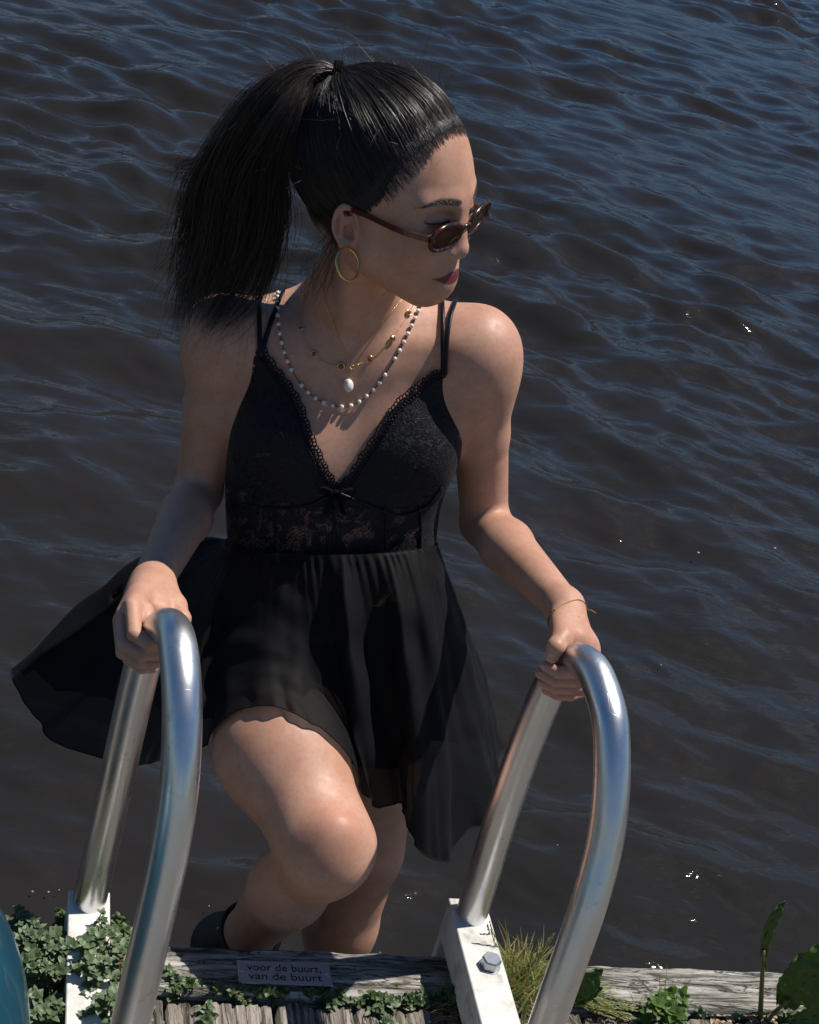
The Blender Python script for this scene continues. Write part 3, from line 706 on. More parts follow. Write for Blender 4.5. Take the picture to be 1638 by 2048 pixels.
hf=Field(); hf.ell(Hd(*HC),(HRr-np.array([.0065,.0065,.0065]))*HS,HA,.01)
hf.ell(Hd(0,-.050,-.014),np.array([.062,.056,.057])*HS,HA,.02*HS)
Vh,Fh=surfnets(hf,Hd(*HC)-.16,Hd(*HC)+.16,.003)
qh=hl(Vh); mk=inhair(qh+np.array([0,.012,0]))&inhair(qh)&~((np.abs(qh[:,0])>.05)&(qh[:,1]>-.032)&(qh[:,2]<.000)); Vh,Fh,_=clean(Vh,Fh,mk)
hair=mesh('hair',Vh,Fh,hairm,person,True,{'tone':np.zeros(len(Vh))})
def skull(q):   # push a local point to hair surface radius
    d=q-HC; r_=np.sqrt(((d/HRr)**2).sum(-1,keepdims=True)); return HC+d/r_
HFd=Field(); HFd.ops=[o for o in B.ops[NHEAD:] if np.linalg.norm(o[3]-Hd(0,0,0))<.14]
HCW=Hd(*HC)
def onskin(paths,off=.0007):
    A=np.array(paths); sh=A.shape; A=A.reshape(-1,3); dr=A-HCW; dr/=np.linalg.norm(dr,axis=1)[:,None]
    for _ in range(4):
        for c0 in range(0,len(A),20000):
            d=HFd.ev(A[c0:c0+20000]); A[c0:c0+20000]+=dr[c0:c0+20000]*np.maximum(0,off-d)[:,None]*.9
    return A.reshape(sh)
K=9500; paths=[];tn=[];rad_=[]
tries=0
while len(paths)<K:
    u=RNG.randn(3); u/=np.linalg.norm(u)
    q0=HC+u*HRr
    if not inhair(q0): 
        continue
    if abs(q0[0])>.05 and q0[1]>-.030 and q0[2]<-.004: continue
    # bias to hairline: walk root away from tie until out of hair
    if RNG.rand()<.72:
        d=q0-TIE; st=q0.copy(); jit=RNG.rand()**1.6*.020
        for _ in range(40):
            nx_=skull(st+norm(st-TIE-((st-TIE)@norm(st-HC))*norm(st-HC))*.004)
            if not inhair(nx_+np.array([0,jit,0])) or (abs(nx_[0])>.05 and nx_[1]>-.030 and nx_[2]<-.004): break
            st=nx_
        q0=st
    s_=np.linspace(0,1,13)[:,None]; a=(q0-HC)/HRr; b=(TIE-HC)/HRr; b/=np.linalg.norm(b)*1.0; a/=np.linalg.norm(a)
    om=math.acos(np.clip(a@b,-.999,.999)); sl_=(np.sin((1-s_)*om)*a+np.sin(s_*om)*b)/math.sin(om)
    wob=.006*np.sin(s_*math.pi)*RNG.randn(1,3)
    clump=mn.noise(Vector((a[0]*9,a[1]*9,a[2]*9)))+.8*mn.noise(Vector((a[0]*26,a[1]*26,a[2]*26)))
    off=1+ (.004+.036*np.sin(s_*math.pi)*(.5+.6*clump)+.012*RNG.rand())*np.clip(s_*8,0.,1)
    pth=HC+(sl_+wob)*HRr*off
    rise=np.clip(s_/.22,0,1); rise=rise*rise*(3-2*rise); pth=HC+(pth-HC)*(.957+RNG.uniform(-.004,.008)+.043*rise)
    sgm=np.clip((s_-.82)/.18,0,1); pth=pth*(1-sgm)+(TIE+RNG.randn(3)*.0035)*sgm
    paths.append((HO+(pth*HS)@HM.T)); tn.append(RNG.rand()**3*.6); rad_.append(RNG.uniform(.00022,.0004))
strands(onskin(paths),np.array(rad_),np.array(tn),'swept_hair',hairm,hair)
# baby hairs / flyaways
paths=[];
for i in range(650):
    while True:
        u=RNG.randn(3);u/=np.linalg.norm(u);q0=HC+u*HRr
        if inhair(q0) and (q0[2]>.03 or q0[1]<-.02): break
    dr=norm(u+RNG.randn(3)*.7+norm(TIE-q0)*.9); ln=RNG.uniform(.012,.05); s_=np.linspace(0,1,8)[:,None]
    pth=q0+dr*ln*s_+RNG.randn(3)*ln*.35*s_**2; paths.append(HO+(pth*HS)@HM.T)
# fine hairs lying on the forehead and temple
strands(paths,RNG.uniform(.0001,.00018,len(paths)),RNG.rand(len(paths))*.8,'flyaway_hair',hairm,hair)
paths=[]
for i in range(1500):
    t=RNG.rand(); x=-.070+.135*t; 
    z=(.004*mn.noise(Vector((x*60,1,1)))+.003*RNG.randn()*RNG.rand())+np.interp(abs(x),[0,.025,.045,.068,.076],[.093,.086,.063,.026,.004])+RNG.randn()*.002; y=0
    q0=skull(np.array([x,np.interp(z,[-.012,.0,.019,.05,.077,.087,.095,.12],[-.010,.011,.028,.042,.0565,.064,.068,.2])+.002,z])); dr=norm(TIE-q0); n0=norm((q0-HC)/HRr**2)
    s_=np.linspace(0,1,7)[:,None]; dr=norm(dr-n0*(dr@n0)+RNG.randn(3)*.12); 
    st=q0-dr*RNG.uniform(-.004,.007); pth=st+dr*.036*s_; pth=np.array([HC+(skull(p_)-HC)*(.945+.06*t_) for p_,t_ in zip(pth,s_[:,0])]); paths.append(HO+(pth*HS)@HM.T)
strands(onskin(paths,.0003),RNG.uniform(.00007,.00014,len(paths)),RNG.rand(len(paths))*.3,'hairline_hair',hairm,hair)
paths=[]
for s_g in(-1,1):
    paths=[]
    for i in range(170):
        ax0=RNG.uniform(.014,.055); zc=np.interp(ax0,[.014,.026,.038,.048,.060],[.0200,.0232,.0248,.0232,.0178])+RNG.uniform(-1,1)*np.interp(ax0,[.015,.030,.058],[.0026,.0028,.0008])
        q0=np.array([s_g*ax0,.10,zc]); st=Hd(*q0)
        for _ in range(30):
            d_=float(B.ev(st[None])[0])
            if d_<.0005: break
            st=st-HM[:,1]*d_*.9
        t_=np.linspace(0,1,5)[:,None]; dr=norm(HM@np.array([s_g*(.7+.3*ax0/.06),-.45*ax0/.04,.45-ax0*12])); paths.append(st+dr*RNG.uniform(.004,.007)*t_+HM[:,1]*.0006*np.sin(t_*3))
    strands(paths,RNG.uniform(.00016,.00026,len(paths)),np.full(len(paths),.25),'eyebrow',hairm,person)
for s_g in(-1,1):
    paths=[]
    for i in range(46):
        ax0=np.interp(i/45,[0,1],[.019,.049]); st=Hd(s_g*ax0,.10,-.0030)
        for _ in range(40):
            d_=float(B.ev(st[None])[0])
            if d_<.0004: break
            st=st-HM[:,1]*d_*.9
        t_=np.linspace(0,1,6)[:,None]; dr=norm(HM@np.array([s_g*(ax0-.031)*35,1.0,-.35])); paths.append(st+dr*.0075*t_+HM[:,2]*.0030*t_**2)
    strands(paths,np.full(len(paths),.00022),np.zeros(len(paths)),'eyelash',hairm,person)
# ponytail
TP=proj(Hd(*TIE)); dT=float(TP[2])
sec=[(float(TP[0]),float(TP[1]),dT,7,.009),(640,143,dT-.002,20,.018),(597,165,dT,38,.030),(550,222,1.83,58,.038),(505,310,1.86,78,.045),(475,400,1.89,100,.045),(455,490,1.92,93,.042),(425,565,1.94,76,.035),(390,640,1.95,44,.024)]
sec=spline(sec,26); cen=np.array([P(a,b,d) for a,b,d,_,_ in sec]); Tn=np.gradient(cen,axis=0); Tn/=np.linalg.norm(Tn,axis=1)[:,None]
sd=np.cross(Tn,fw); sd/=np.linalg.norm(sd,axis=1)[:,None]; hw=sec[:,3]*sec[:,2]/F; hd=sec[:,4]
paths=[];tn=[];rad_=[]
for i in range(7500):
    r0=math.sqrt(RNG.rand())*1.0; t0=RNG.rand()*6.283; a,b=r0*math.cos(t0),r0*math.sin(t0)
    end=RNG.uniform(.62,1.04) if RNG.rand()<.75 else RNG.uniform(.35,.8)
    ti=np.linspace(0,end*25,16); 
    def itp(arr): 
        ti_=np.minimum(ti,25); return np.stack([np.interp(ti_,np.arange(26),arr[:,k]) for k in range(arr.shape[1])],1) if arr.ndim>1 else np.interp(ti_,np.arange(26),arr)
    f1,f2,ph=RNG.rand(3)*6.28; gw=(ti/25)[:,None]
    cl=int(t0*11/6.28)+12*int(r0*3.3); rs=np.random.RandomState(cl); cw=rs.randn(3); cph=rs.rand()*6.28
    tc0=(int(t0*11/6.28)+.5)*6.28/11; rc0=(int(r0*3.3)+.5)/3.3; pull=np.clip(ti/25,0,1)**1.3*rs.uniform(.5,.9); a=a*(1-pull)+rc0*math.cos(tc0)*pull; b=b*(1-pull)+rc0*math.sin(tc0)*pull
    endk=rs.uniform(.82,1.08); ti=ti*min(1,endk/1.0) if RNG.rand()<.8 else ti
    p_=itp(cen)+itp(sd)*(a*itp(hw))[:,None]+fw*(b*itp(hd))[:,None]; a=float(np.mean(a))
    p_+=gw*.014*cw*np.sin(gw*7+cph)+gw*.005*np.sin(gw*19+ph)*norm(RNG.randn(3))+gw**2*.010*RNG.randn(3)
    over=np.maximum(0,ti-25)[:,None]; p_+=itp(Tn)*over*.009
    if RNG.rand()<.07: p_+=gw**1.5*norm(RNG.randn(3))*RNG.uniform(.01,.045)
    paths.append(p_); tn.append(RNG.rand()**2.2*(.9 if a<0 else .5)); rad_.append(RNG.uniform(.00022,.00042))
# a loose lock blown to the side
for i in range(70):
    s_=np.linspace(0,1,16)[:,None]; k_=RNG.rand(2)
    ctrl=[P(500+20*k_[0],290+30*k_[1],1.86),P(430+RNG.randn()*6,312+RNG.randn()*9,1.88),P(375+RNG.randn()*14,326+RNG.randn()*13,1.89),P(345+RNG.randn()*22,352+RNG.randn()*22,1.9)]
    paths.append(spline(ctrl,16)); tn.append(.5+.5*RNG.rand()); rad_.append(.0002)
for i in range(260):
    t0=RNG.uniform(3,24); i0=int(t0); sg=-1 if RNG.rand()<.7 else 1; b0=cen[i0]+sd[i0]*sg*hw[i0]*RNG.uniform(.7,1.0)
    dr=norm(Tn[i0]*RNG.uniform(.2,1)+sd[i0]*sg*RNG.uniform(.1,.9)+RNG.randn(3)*.3); ln=RNG.uniform(.02,.07); s_=np.linspace(0,1,16)[:,None]
    paths.append(b0+dr*ln*s_+Tn[i0]*ln*.5*s_**2+RNG.randn(3)*ln*.3*s_**2); tn.append(.5+.5*RNG.rand()); rad_.append(RNG.uniform(.00010,.0002))
pony=strands(paths,np.array(rad_),np.array(tn),'ponytail',hairm,hair)
# neck wisps
paths=[]
for i in range(60):
    a_=Hd(RNG.uniform(-.06,-.03),RNG.uniform(-.055,-.03),-.045); x=RNG.uniform(600,650); e=P(x+RNG.randn()*12,RNG.uniform(540,620),1.93)
    paths.append(spline([a_,(a_+e)/2+RNG.randn(3)*.008,e],16))
strands(paths,np.full(60,.00018),np.full(60,.3),'neck_wisp',hairm,hair)
b=MB(); tc_=HO+HM@(TIE*HS); td=norm(cen[1]-tc_)
a_=norm(np.cross(td,[0,0,1])); b_=np.cross(td,a_)
for k in range(3):
    b.tube([tc_+td*(.003*k-.001)+.0115*(math.cos(t)*a_+math.sin(t)*b_) for t in np.linspace(0,2*math.pi,25)[:-1]],.0028,8,closed=True)
b.build('hair_tie',opaque,hair)
#@@DRESS
# ================================================================ DRESS
T=Field(); T.ops=[o for o in B.ops[:12]]; 
dress=empty('dress',WA); dress.parent=person; dress.location=[float(x) for x in (WA-np.array(person.location))]; 
def dlink(o): return o
class Off:  # helper: children of dress use world coordinates
    pass
def dmesh(name,V,Fc,m,**k):
    o=mesh(name,np.asarray(V)-WA,Fc,m,None,**k); o.parent=dress; return o
Vt,Ft=surfnets(T,*box_of([CH+LAT*.2+UPt*.25,CH-LAT*.2-UPt*.55,CH+FR*.2,CH-FR*.2,PE-UPt*.2],.02),.0022,off=.0042)
pj=proj(Vt)[:,:2]
gn=np.zeros_like(Vt); e=.002
def inpoly(p,poly):
    poly=np.asarray(poly,float); x,y=p[:,0],p[:,1]; c=np.zeros(len(p),bool); j=len(poly)-1
    for i in range(len(poly)):
        xi,yi=poly[i];xj,yj=poly[j]; k=((yi>y)!=(yj>y))&(x<(xj-xi)*(y-yi)/(yj-yi+1e-12)+xi); c^=k; j=i
    return c
neckl=[(520,698),(548,740),(575,775),(598,815),(612,860),(632,905),(650,945),(672,978)]
neckr=[(672,978),(700,960),(722,925),(745,890),(770,850),(795,812),(825,785),(855,762),(884,745)]
poly=[(300,820),(452,800),(470,770),(495,725)]+neckl+neckr[1:]+[(905,790),(926,852),(1100,870),(1100,1350),(300,1350)]
uu=(Vt-CH)@UPt; ff=(Vt-CH)@FR; ll=(Vt-CH)@LAT
frontm=ff>-.02
lowb=(Vt-WA)@UPt
bandtop=(hit(665,1012)-WA)@UPt; bandbot=(hit(665,1108)-WA)@UPt
cup=(frontm&inpoly(pj,poly)|(~frontm&(uu<.0)))&(lowb>bandtop-.001)
v_,f_,_=clean(Vt,Ft,cup); dmesh('bodice',v_,f_,lace)
band=(lowb<=bandtop+.003)&(lowb>bandbot-.028); v_,f_,_=clean(Vt,Ft,band); dmesh('lace_band',v_,f_,laceband)
low=(lowb<(hit(640,1205)-WA)@UPt)&((Vt-PE)@UPt>-.14)
v_,f_,_=clean(Vt,Ft,low)
# opaque slip below the waist: pelvis and upper thighs
S=Field(); S.ops=[o for o in B.ops if o[3] is not None][3:5]; S.cone(HR,HR+(TM-HR)*.42,.094,.088,.04); S.cone(HL,HL+(KL-HL)*.32,.088,.08,.04)
v_,f_=surfnets(S,*box_of([PE,HR,HL,TM,HL+(KL-HL)*.4],.2),.004,off=.005); msk=((v_-WA)@UPt<(hit(640,1205)-WA)@UPt)&(((v_-PE)@UPt)>-.30); v_,f_,_=clean(v_,f_,msk)
dmesh('lining',v_,f_,opaque)
# soft gathered fabric over cup (folds) and trims
def surf_path(px,n,off=.003,fld=None):
    fld=fld or NF
    s_=spline(px,n); q=np.array([hit(a,b,off,fld=fld) for a,b in s_]); ok=np.abs(fld.ev(q)-off)<.004
    st=[i for i in range(n) if ok[i] and (i==0 or not ok[i-1])]; best=max(((next((j for j in range(i,n) if not ok[j]),n)-i),i) for i in st); return q[best[1]:best[1]+best[0]]
def ribbon(pts,w,m,name,th=.0012,parent='d'):
    V=[];Fc=[]; pts=np.asarray(pts); Tg=np.gradient(pts,axis=0)
    for i,p in enumerate(pts):
        n_=grad(p,fld=NF); s_=norm(np.cross(Tg[i],n_)); 
        for a,b in((-1,0),(-.6,1),(.6,1),(1,0),(.6,-1),(-.6,-1)): V.append(p+s_*w/2*a+n_*th*b)
    for i in range(len(pts)-1):
        for j in range(6): k=(j+1)%6; Fc.append((i*6+j,i*6+k,(i+1)*6+k,(i+1)*6+j))
    return dmesh(name,V,Fc,m)
for pth in ([(520,712),(519,660),(519,610),(521,575)],[(523,712),(538,655),(558,600),(582,548)],[(886,752),(886,690),(885,630),(884,592)],[(890,750),(893,690),(900,635),(913,594)]):
    ribbon(surf_path(pth,26,.0035),.0062,satin,'strap')
# picot lace trim: rings along the neckline
b=MB()
def picot(pxs,n,inner):
    s_=spline(pxs,n); 
    for i in range(n-1):
        tdir=s_[min(i+1,n-1)]-s_[max(i-1,0)]; nrm=np.array([tdir[1],-tdir[0]])/np.linalg.norm(tdir)*inner
        for row in range(3):
            cpx=s_[i]+nrm*(4.5-6.0*row+(2.2 if i%4<2 else -.5)*(row==0))+tdir*.25*row; q=hit(cpx[0],cpx[1],.005,fld=T)
            if abs(T.ev(q[None])[0]-.005)>.003: continue
            n_=grad(q,fld=T); a=norm(np.cross(n_,[0,0,1])); c_=np.cross(n_,a)
            rr0=.0028*(1 if row==0 else .85)*(1+.15*math.sin(i*1.7)); b.tube([q+rr0*(math.cos(t)*a+math.sin(t)*c_*1.15) for t in np.linspace(0,2*math.pi,9)[:-1]],.00095,5,closed=True)
picot(neckl,46,1); picot(neckr,44,1); 
o=b.build('lace_trim',satin,None); 
me=o.data; vv=np.zeros(len(me.vertices)*3); me.vertices.foreach_get('co',vv); me.vertices.foreach_set('co',(vv.reshape(-1,3)-WA).astype(np.float32).ravel()); o.parent=dress
# boning seams on the band
b=MB()
for x in (548,665,668,770,840):
    b.tube(surf_path([(x,1014),(x+2,1060),(x,1106)],10,.0052),.0016,6)
for pth in ([(455,1000),(500,1012),(560,1018),(620,1010),(668,985)],[(676,985),(740,1012),(800,1030),(850,1015),(885,975)],[(452,1100),(520,1112),(600,1116),(700,1116),(800,1108),(868,1095)]):
    b.tube(surf_path(pth,30,.0052),.0021,6)
o=b.build('seam',satin,None); me=o.data; vv=np.zeros(len(me.vertices)*3); me.vertices.foreach_get('co',vv); me.vertices.foreach_set('co',(vv.reshape(-1,3)-WA).astype(np.float32).ravel()); o.parent=dress
# bow
b=MB(); bc=hit(672,985,.010); n_=grad(bc); ux=LAT; uz=norm(UPt)
for s in(-1,1):
    lp=[bc,bc+ux*s*.012+uz*.007+n_*.004,bc+ux*s*.022+uz*.006+n_*.002,bc+ux*s*.020-uz*.006+n_*.002,bc+ux*s*.008-uz*.003+n_*.003,bc]
    c_=spline(lp,20); V=[];Fc=[]
    for p in c_: V+= [p-n_*.004,p+n_*.004]
    for i in range(19): Fc.append((2*i,2*i+1,2*i+3,2*i+2))
    b.add(V,Fc)
    tl=spline([bc,bc-uz*.012+ux*s*.006+n_*.003,bc-uz*.030+ux*s*.012],10); V=[];Fc=[]
    for p in tl: V+=[p-ux*.0035,p+ux*.0035+n_*.0008]
    for i in range(9): Fc.append((2*i,2*i+1,2*i+3,2*i+2))
    b.add(V,Fc)
V,Fc=ico(bc,(.0045,.0045,.004)); b.add(V,Fc)
o=b.build('bow',opaque,None); me=o.data; vv=np.zeros(len(me.vertices)*3); me.vertices.foreach_get('co',vv); me.vertices.foreach_set('co',(vv.reshape(-1,3)-WA).astype(np.float32).ravel()); o.parent=dress
# skirt: (waist px,py,d) (mid bulge px,py,d) (hem px,py,d)
SK=[((450,1088,2.22),(270,1120,2.26),(28,1335,2.26)),
((450,1092,2.19),(250,1220,2.24),(48,1400,2.22)),
((450,1098,2.15),(270,1300,2.2),(105,1478,2.18)),
((455,1102,2.12),(300,1330,2.15),(190,1512,2.13)),
((462,1105,2.09),(340,1340,2.10),(265,1530,2.08)),
((472,1107,2.07),(385,1330,2.06),(335,1518,2.06)),
((484,1109,2.06),(415,1320,2.07),(412,1490,2.045)),
((505,1111,2.05),(460,1290,2.06),(455,1436,2.025)),
((530,1113,2.04),(510,1280,2.045),(500,1415,2.01)),
((560,1115,2.04),(555,1280,2.04),(560,1415,2.0)),
((590,1117,2.04),(605,1300,2.04),(620,1450,2.005)),
((620,1118,2.04),(640,1320,2.04),(662,1500,2.02)),
((650,1118,2.04),(675,1335,2.05),(700,1562,2.05)),
((680,1118,2.04),(710,1350,2.03),(742,1610,2.09)),
((710,1117,2.045),(745,1360,2.06),(775,1607,2.10)),
((740,1116,2.05),(780,1360,2.06),(806,1612,2.12)),
((770,1114,2.055),(815,1340,2.04),(832,1690,2.10)),
((795,1112,2.06),(840,1330,2.06),(862,1716,2.11)),
((818,1109,2.07),(870,1330,2.07),(905,1718,2.14)),
((838,1106,2.085),(895,1320,2.10),(935,1662,2.17)),
((852,1102,2.10),(920,1320,2.13),(975,1642,2.19)),
((862,1098,2.13),(935,1300,2.18),(992,1560,2.24)),
((868,1092,2.18),(950,1300,2.24),(1008,1500,2.30)),
((862,1085,2.27),(920,1300,2.36),(960,1480,2.42)),
((780,1080,2.33),(800,1300,2.46),(800,1480,2.55)),
((640,1080,2.33),(600,1300,2.47),(560,1460,2.55)),
((500,1080,2.28),(420,1250,2.42),(330,1420,2.46)),
((455,1084,2.25),(300,1180,2.34),(120,1370,2.36))]
wp=np.array([P(*a) for a,_,_ in SK])+UPt*.006; wp=WA+(wp-WA)*np.array([1,1,1]); mpx=np.array([P(*b_) for _,b_,_ in SK]); hp=np.array([P(*c_) for _,_,c_ in SK])
wp0=wp.copy()
nu,nv=460,90
def cyc(a,n):
    k=len(a); ext=np.vstack([a[-2:],a,a[:3]]); out=[]
    for t in np.linspace(0,k,n,endpoint=False):
        i=int(t);u=t-i; p0,p1,p2,p3=ext[i+1:i+5]
        out.append(.5*((2*p1)+(-p0+p2)*u+(2*p0-5*p1+4*p2-p3)*u*u+(-p0+3*p1-3*p2+p3)*u**3))
    return np.array(out)
Wc,Mc,Hc=cyc(wp,nu),cyc(mpx,nu),cyc(hp,nu); cen_=WA-UPt*.1
V=np.zeros((nu,nv,3)); tt=np.linspace(0,1,nv)
th_=np.linspace(0,2*math.pi,nu,endpoint=False)
# arc length of the hem drives the folds
hl_=np.concatenate([[0],np.cumsum(np.linalg.norm(np.diff(Hc,axis=0),axis=1))])
for j,t in enumerate(tt):
    base_=(1-t)**2*Wc+2*t*(1-t)*(2*Mc-.5*(Wc+Hc))+t*t*Hc
    out=base_-cen_; tg=np.roll(base_,-1,0)-np.roll(base_,1,0); nrm=np.cross(tg,Hc-Wc); nrm/=np.linalg.norm(nrm,axis=1)[:,None]; 
    sg=np.sign((nrm*out).sum(1)); nrm*=sg[:,None]
    for i in range(nu):
        s=hl_[i]; w_=.30+.7*(.5+.5*mn.noise(Vector((s*6,3,0)))) 
        f1=math.sin(s*36+3.4*mn.noise(Vector((s*7,t*1.5,1))))*.011*t**1.2+math.sin(s*95+4*mn.noise(Vector((s*9,t*2,7))))*.0050*t**2+math.sin(s*210+5*mn.noise(Vector((s*12,t,3))))*.0022*t**6
        g=(.0016*math.sin(i/nu*2*math.pi*46+5*mn.noise(Vector((i*.03,t*2,2)))))*math.exp(-t*7)*min(1,t*30)
        wr=.0055*mn.noise(Vector((s*16,t*7,5)))*min(1,t*3)
        V[i,j]=base_[i]+nrm[i]*(f1*w_+g+wr)
V=V.reshape(-1,3)
# keep cloth outside the body and lining
for _ in range(3):
    d=B.ev(V)-.007; bad=np.where(d<0)[0]
    if len(bad)==0: break
    e=.002; f0=d[bad]; gr=np.stack([(B.ev(V[bad]+e*np.eye(3)[q])-.007-f0)/e for q in range(3)],1); gr/=np.linalg.norm(gr,axis=1)[:,None]+1e-9
    V[bad]-=gr*f0[:,None]
idx=np.arange(nu*nv).reshape(nu,nv); i2=np.roll(idx,-1,0)
Fq=np.stack([idx[:,:-1],i2[:,:-1],i2[:,1:],idx[:,1:]],-1).reshape(-1,4)
dmesh('skirt',V,Fq,sheer)
hem=V.reshape(nu,nv,3)[:,-1]; hv,hfc=tube_geo(hem,.0010,5,closed=True); dmesh('hem',hv,hfc,hemm)
# boots
boot=mat('x',(0,0,0)); bpy.data.materials.remove(boot)
bf=Field(); bd=norm(P(462,1905,2.36)-AN)
bf.cone(AN+bd*-.006,AN+bd*.12,.043,.040,.02); bf.ell(P(434,1888,2.30),(.039,.042,.045),None,.03); hp_=AN+bd*.13
bf.cone(hp_,hp_+np.array([.0,-.14,-.05]),.038,.028,.03)
cut=AN-bd*.002
v_,f_=surfnets(bf,*box_of([AN,hp_,P(432,1885,2.30),hp_+np.array([0,-.14,-.05])],.08),.003); msk=((v_-cut)@bd)>0; v_,f_,_=clean(v_,f_,msk)
bt=empty('ankle_boot',AN); bt.parent=person; bt.location=[float(x) for x in (AN-np.array(person.location))]
def bmesh_(n,V,Fc,m):
    o=mesh(n,np.asarray(V)-AN,Fc,m,None); o.parent=bt; return o
bmesh_('shaft',v_,f_,leather)
a_=norm(np.cross(bd,[0,0,1])); b_=np.cross(bd,a_)
V,Fc=tube_geo([cut+.0435*(math.cos(t)*a_+math.sin(t)*b_) for t in np.linspace(0,2*math.pi,40)[:-1]],.0045,8,closed=True); bmesh_('collar',V,Fc,leather)
bq=hit(440,1862,.0,fld=bf); 
V,Fc=tube_geo([bq+.006*(math.cos(t)*CR*.7+math.sin(t)*CU) for t in np.linspace(0,2*math.pi,20)[:-1]],.0011,6,closed=True); bmesh_('buckle',V,Fc,gold)
# fingernails
for (x,y,ax,ay) in ((1102,1309,6,9.5),(1080,1345,6,4),(1086,1331,5,4)):
    q=hit(x,y,.0,fld=B); n_=grad(q); a=norm(P(x-4,y+9,1.87)-P(x,y,1.87)); a=norm(a-n_*(a@n_)); c_=np.cross(n_,a)
    V,Fc=ico(q-n_*.0008,(R_(ay,1.87),R_(ax,1.87),.0016),np.array([a,c_,n_]),14,8); mesh('fingernail',V,Fc,nail,person)
#@@JEWEL
# ================================================================ SUNGLASSES & JEWELLERY
frm=mat('tortoise_acetate',(.030,.008,.004),.22,Coat_Weight=.3)
v=coords(frm); L(frm,ramp(frm,noise(frm,v,160,2),[(.45,(.012,.004,.003)),(.62,(.09,.022,.005))]),BS(frm).inputs['Base Color'])
lens=mat('brown_lens',(.075,.026,.007),.05,Alpha=.86,Specular_IOR_Level=.4)
tmpl=mat('red_brown_temple',(.10,.028,.018),.15,Coat_Weight=.7)
gl=empty('sunglasses',Hd(0,.1,-.015),'narrow oval tortoiseshell sunglasses slid down her nose','sunglasses')
LC=[(-.0335,.0915,-.0150),(.0330,.0920,-.0108)]
# lens plane axes in head space, tipped forward
ux_=np.array([1,0,0]); 
def lens_pts(cx,n,a,b,pw=2.3):
    out=[]
    for t in np.linspace(0,2*math.pi,n,endpoint=False):
        c_,s_=math.cos(t),math.sin(t); X=a*abs(c_)**(2/pw)*np.sign(c_); Z=b*abs(s_)**(2/pw)*np.sign(s_)
        sgn=np.sign(cx[0]); Z+=.12*X*sgn*1.0   # upswept outer corners
        y=cx[1]-.10*abs(X*sgn+.02)+ -.30*Z*-1*-1
        out.append((cx[0]+X,cx[1]-.13*(X*sgn)+.25*Z,cx[2]+Z+.06*X))
    return out
for cx in LC:
    lp=[Hd(*q) for q in lens_pts(cx,44,.0268,.0152)]; V,Fc=tube_geo(lp,.0027*HS,10,closed=True); mesh('rim',V,Fc,frm,gl)
    ctr=np.mean(lp,0); ax_n=norm(np.cross(lp[0]-ctr,lp[11]-ctr)); 
    V=[];Fc=[];n_=44
    for dz in(-.0006,.0006):
        for p in lp: V.append(p+ax_n*dz)
        V.append(ctr+ax_n*(dz+ (.0012 if ax_n@(HM[:,1])>0 else -.0012)))
    for i in range(n_): k=(i+1)%n_; Fc+=[(i,k,n_),(n_+1+k,n_+1+i,2*n_+1)]
    mesh('lens',V,Fc,lens,gl)
b=MB(); b.tube([Hd(*q) for q in spline([(-.0085,.0955,-.0115),(-.004,.0975,-.0085),(.004,.0978,-.0080),(.0085,.0958,-.0098)],12)],.0023*HS,8); b.build('bridge',frm,gl)
for s in(-1,1):
    p0=np.array([s*.0590,.0870,-.0125]); p1=np.array([s*.0770,.008,.001]); p2=np.array([s*.0790,-.014,-.001]); p3=np.array([s*.078,-.028,-.020])
    pts=spline([p0,p0*.6+p1*.4+np.array([s*.006,0,0]),p1,p2,p3],24); V=[];Fc=[]
    for i,q in enumerate(pts):
        hh=.0034-.0012*(i/23); 
        for a_,c_ in((-1,-1),(1,-1),(1,1),(-1,1)): V.append(Hd(q[0]+.0009*a_,q[1],q[2]+hh*c_))
    for i in range(23):
        for j in range(4): k=(j+1)%4; Fc.append((i*4+j,i*4+k,(i+1)*4+k,(i+1)*4+j))
    Fc+=[(3,2,1,0),tuple(23*4+j for j in range(4))]; mesh('temple_arm',V,Fc,tmpl,gl,False)
    b=MB(); b.box(Hd(*(p0+np.array([0,.0015,0]))),(.005,.007,.009),HA,bev=.001); b.build('hinge',frm,gl)
# earring: hoop
dl=float((LOBE-C)@fw); ctr=P(695,529,dl-.012); hx=norm(CR*.64+fw*.77); V,Fc=tube_geo([ctr+norm(CU*.98+CR*-.03)*.0192*math.cos(t)+hx*.0195*math.sin(t) for t in np.linspace(0,2*math.pi,60)[:-1]],.0017,10,closed=True)
tag(mesh('hoop_earring',V,Fc,gold),'plain gold hoop earring hanging from her ear','earring')
def chain_obj(root,name,px,n,m,r=.0005,off=.0012):
    c_=surf_path(px,n,off); L_=np.concatenate([[0],np.cumsum(np.linalg.norm(np.diff(c_,axis=0),axis=1))]); k=int(L_[-1]/.0021); b=MB()
    for i in range(k):
        s_=L_[-1]*(i+.5)/k; p=np.array([np.interp(s_,L_,c_[:,q]) for q in range(3)]); p2=np.array([np.interp(s_+.001,L_,c_[:,q]) for q in range(3)]); t=norm(p2-p)
        V,Fc=ico(p,(r*1.1,r*1.1,.0013),np.array([norm(np.cross(t,[.3,.2,.9])),norm(np.cross(t,np.cross(t,[.3,.2,.9]))),t]),6,4); b.add(V,Fc)
    return b.build(name,m,root),c_
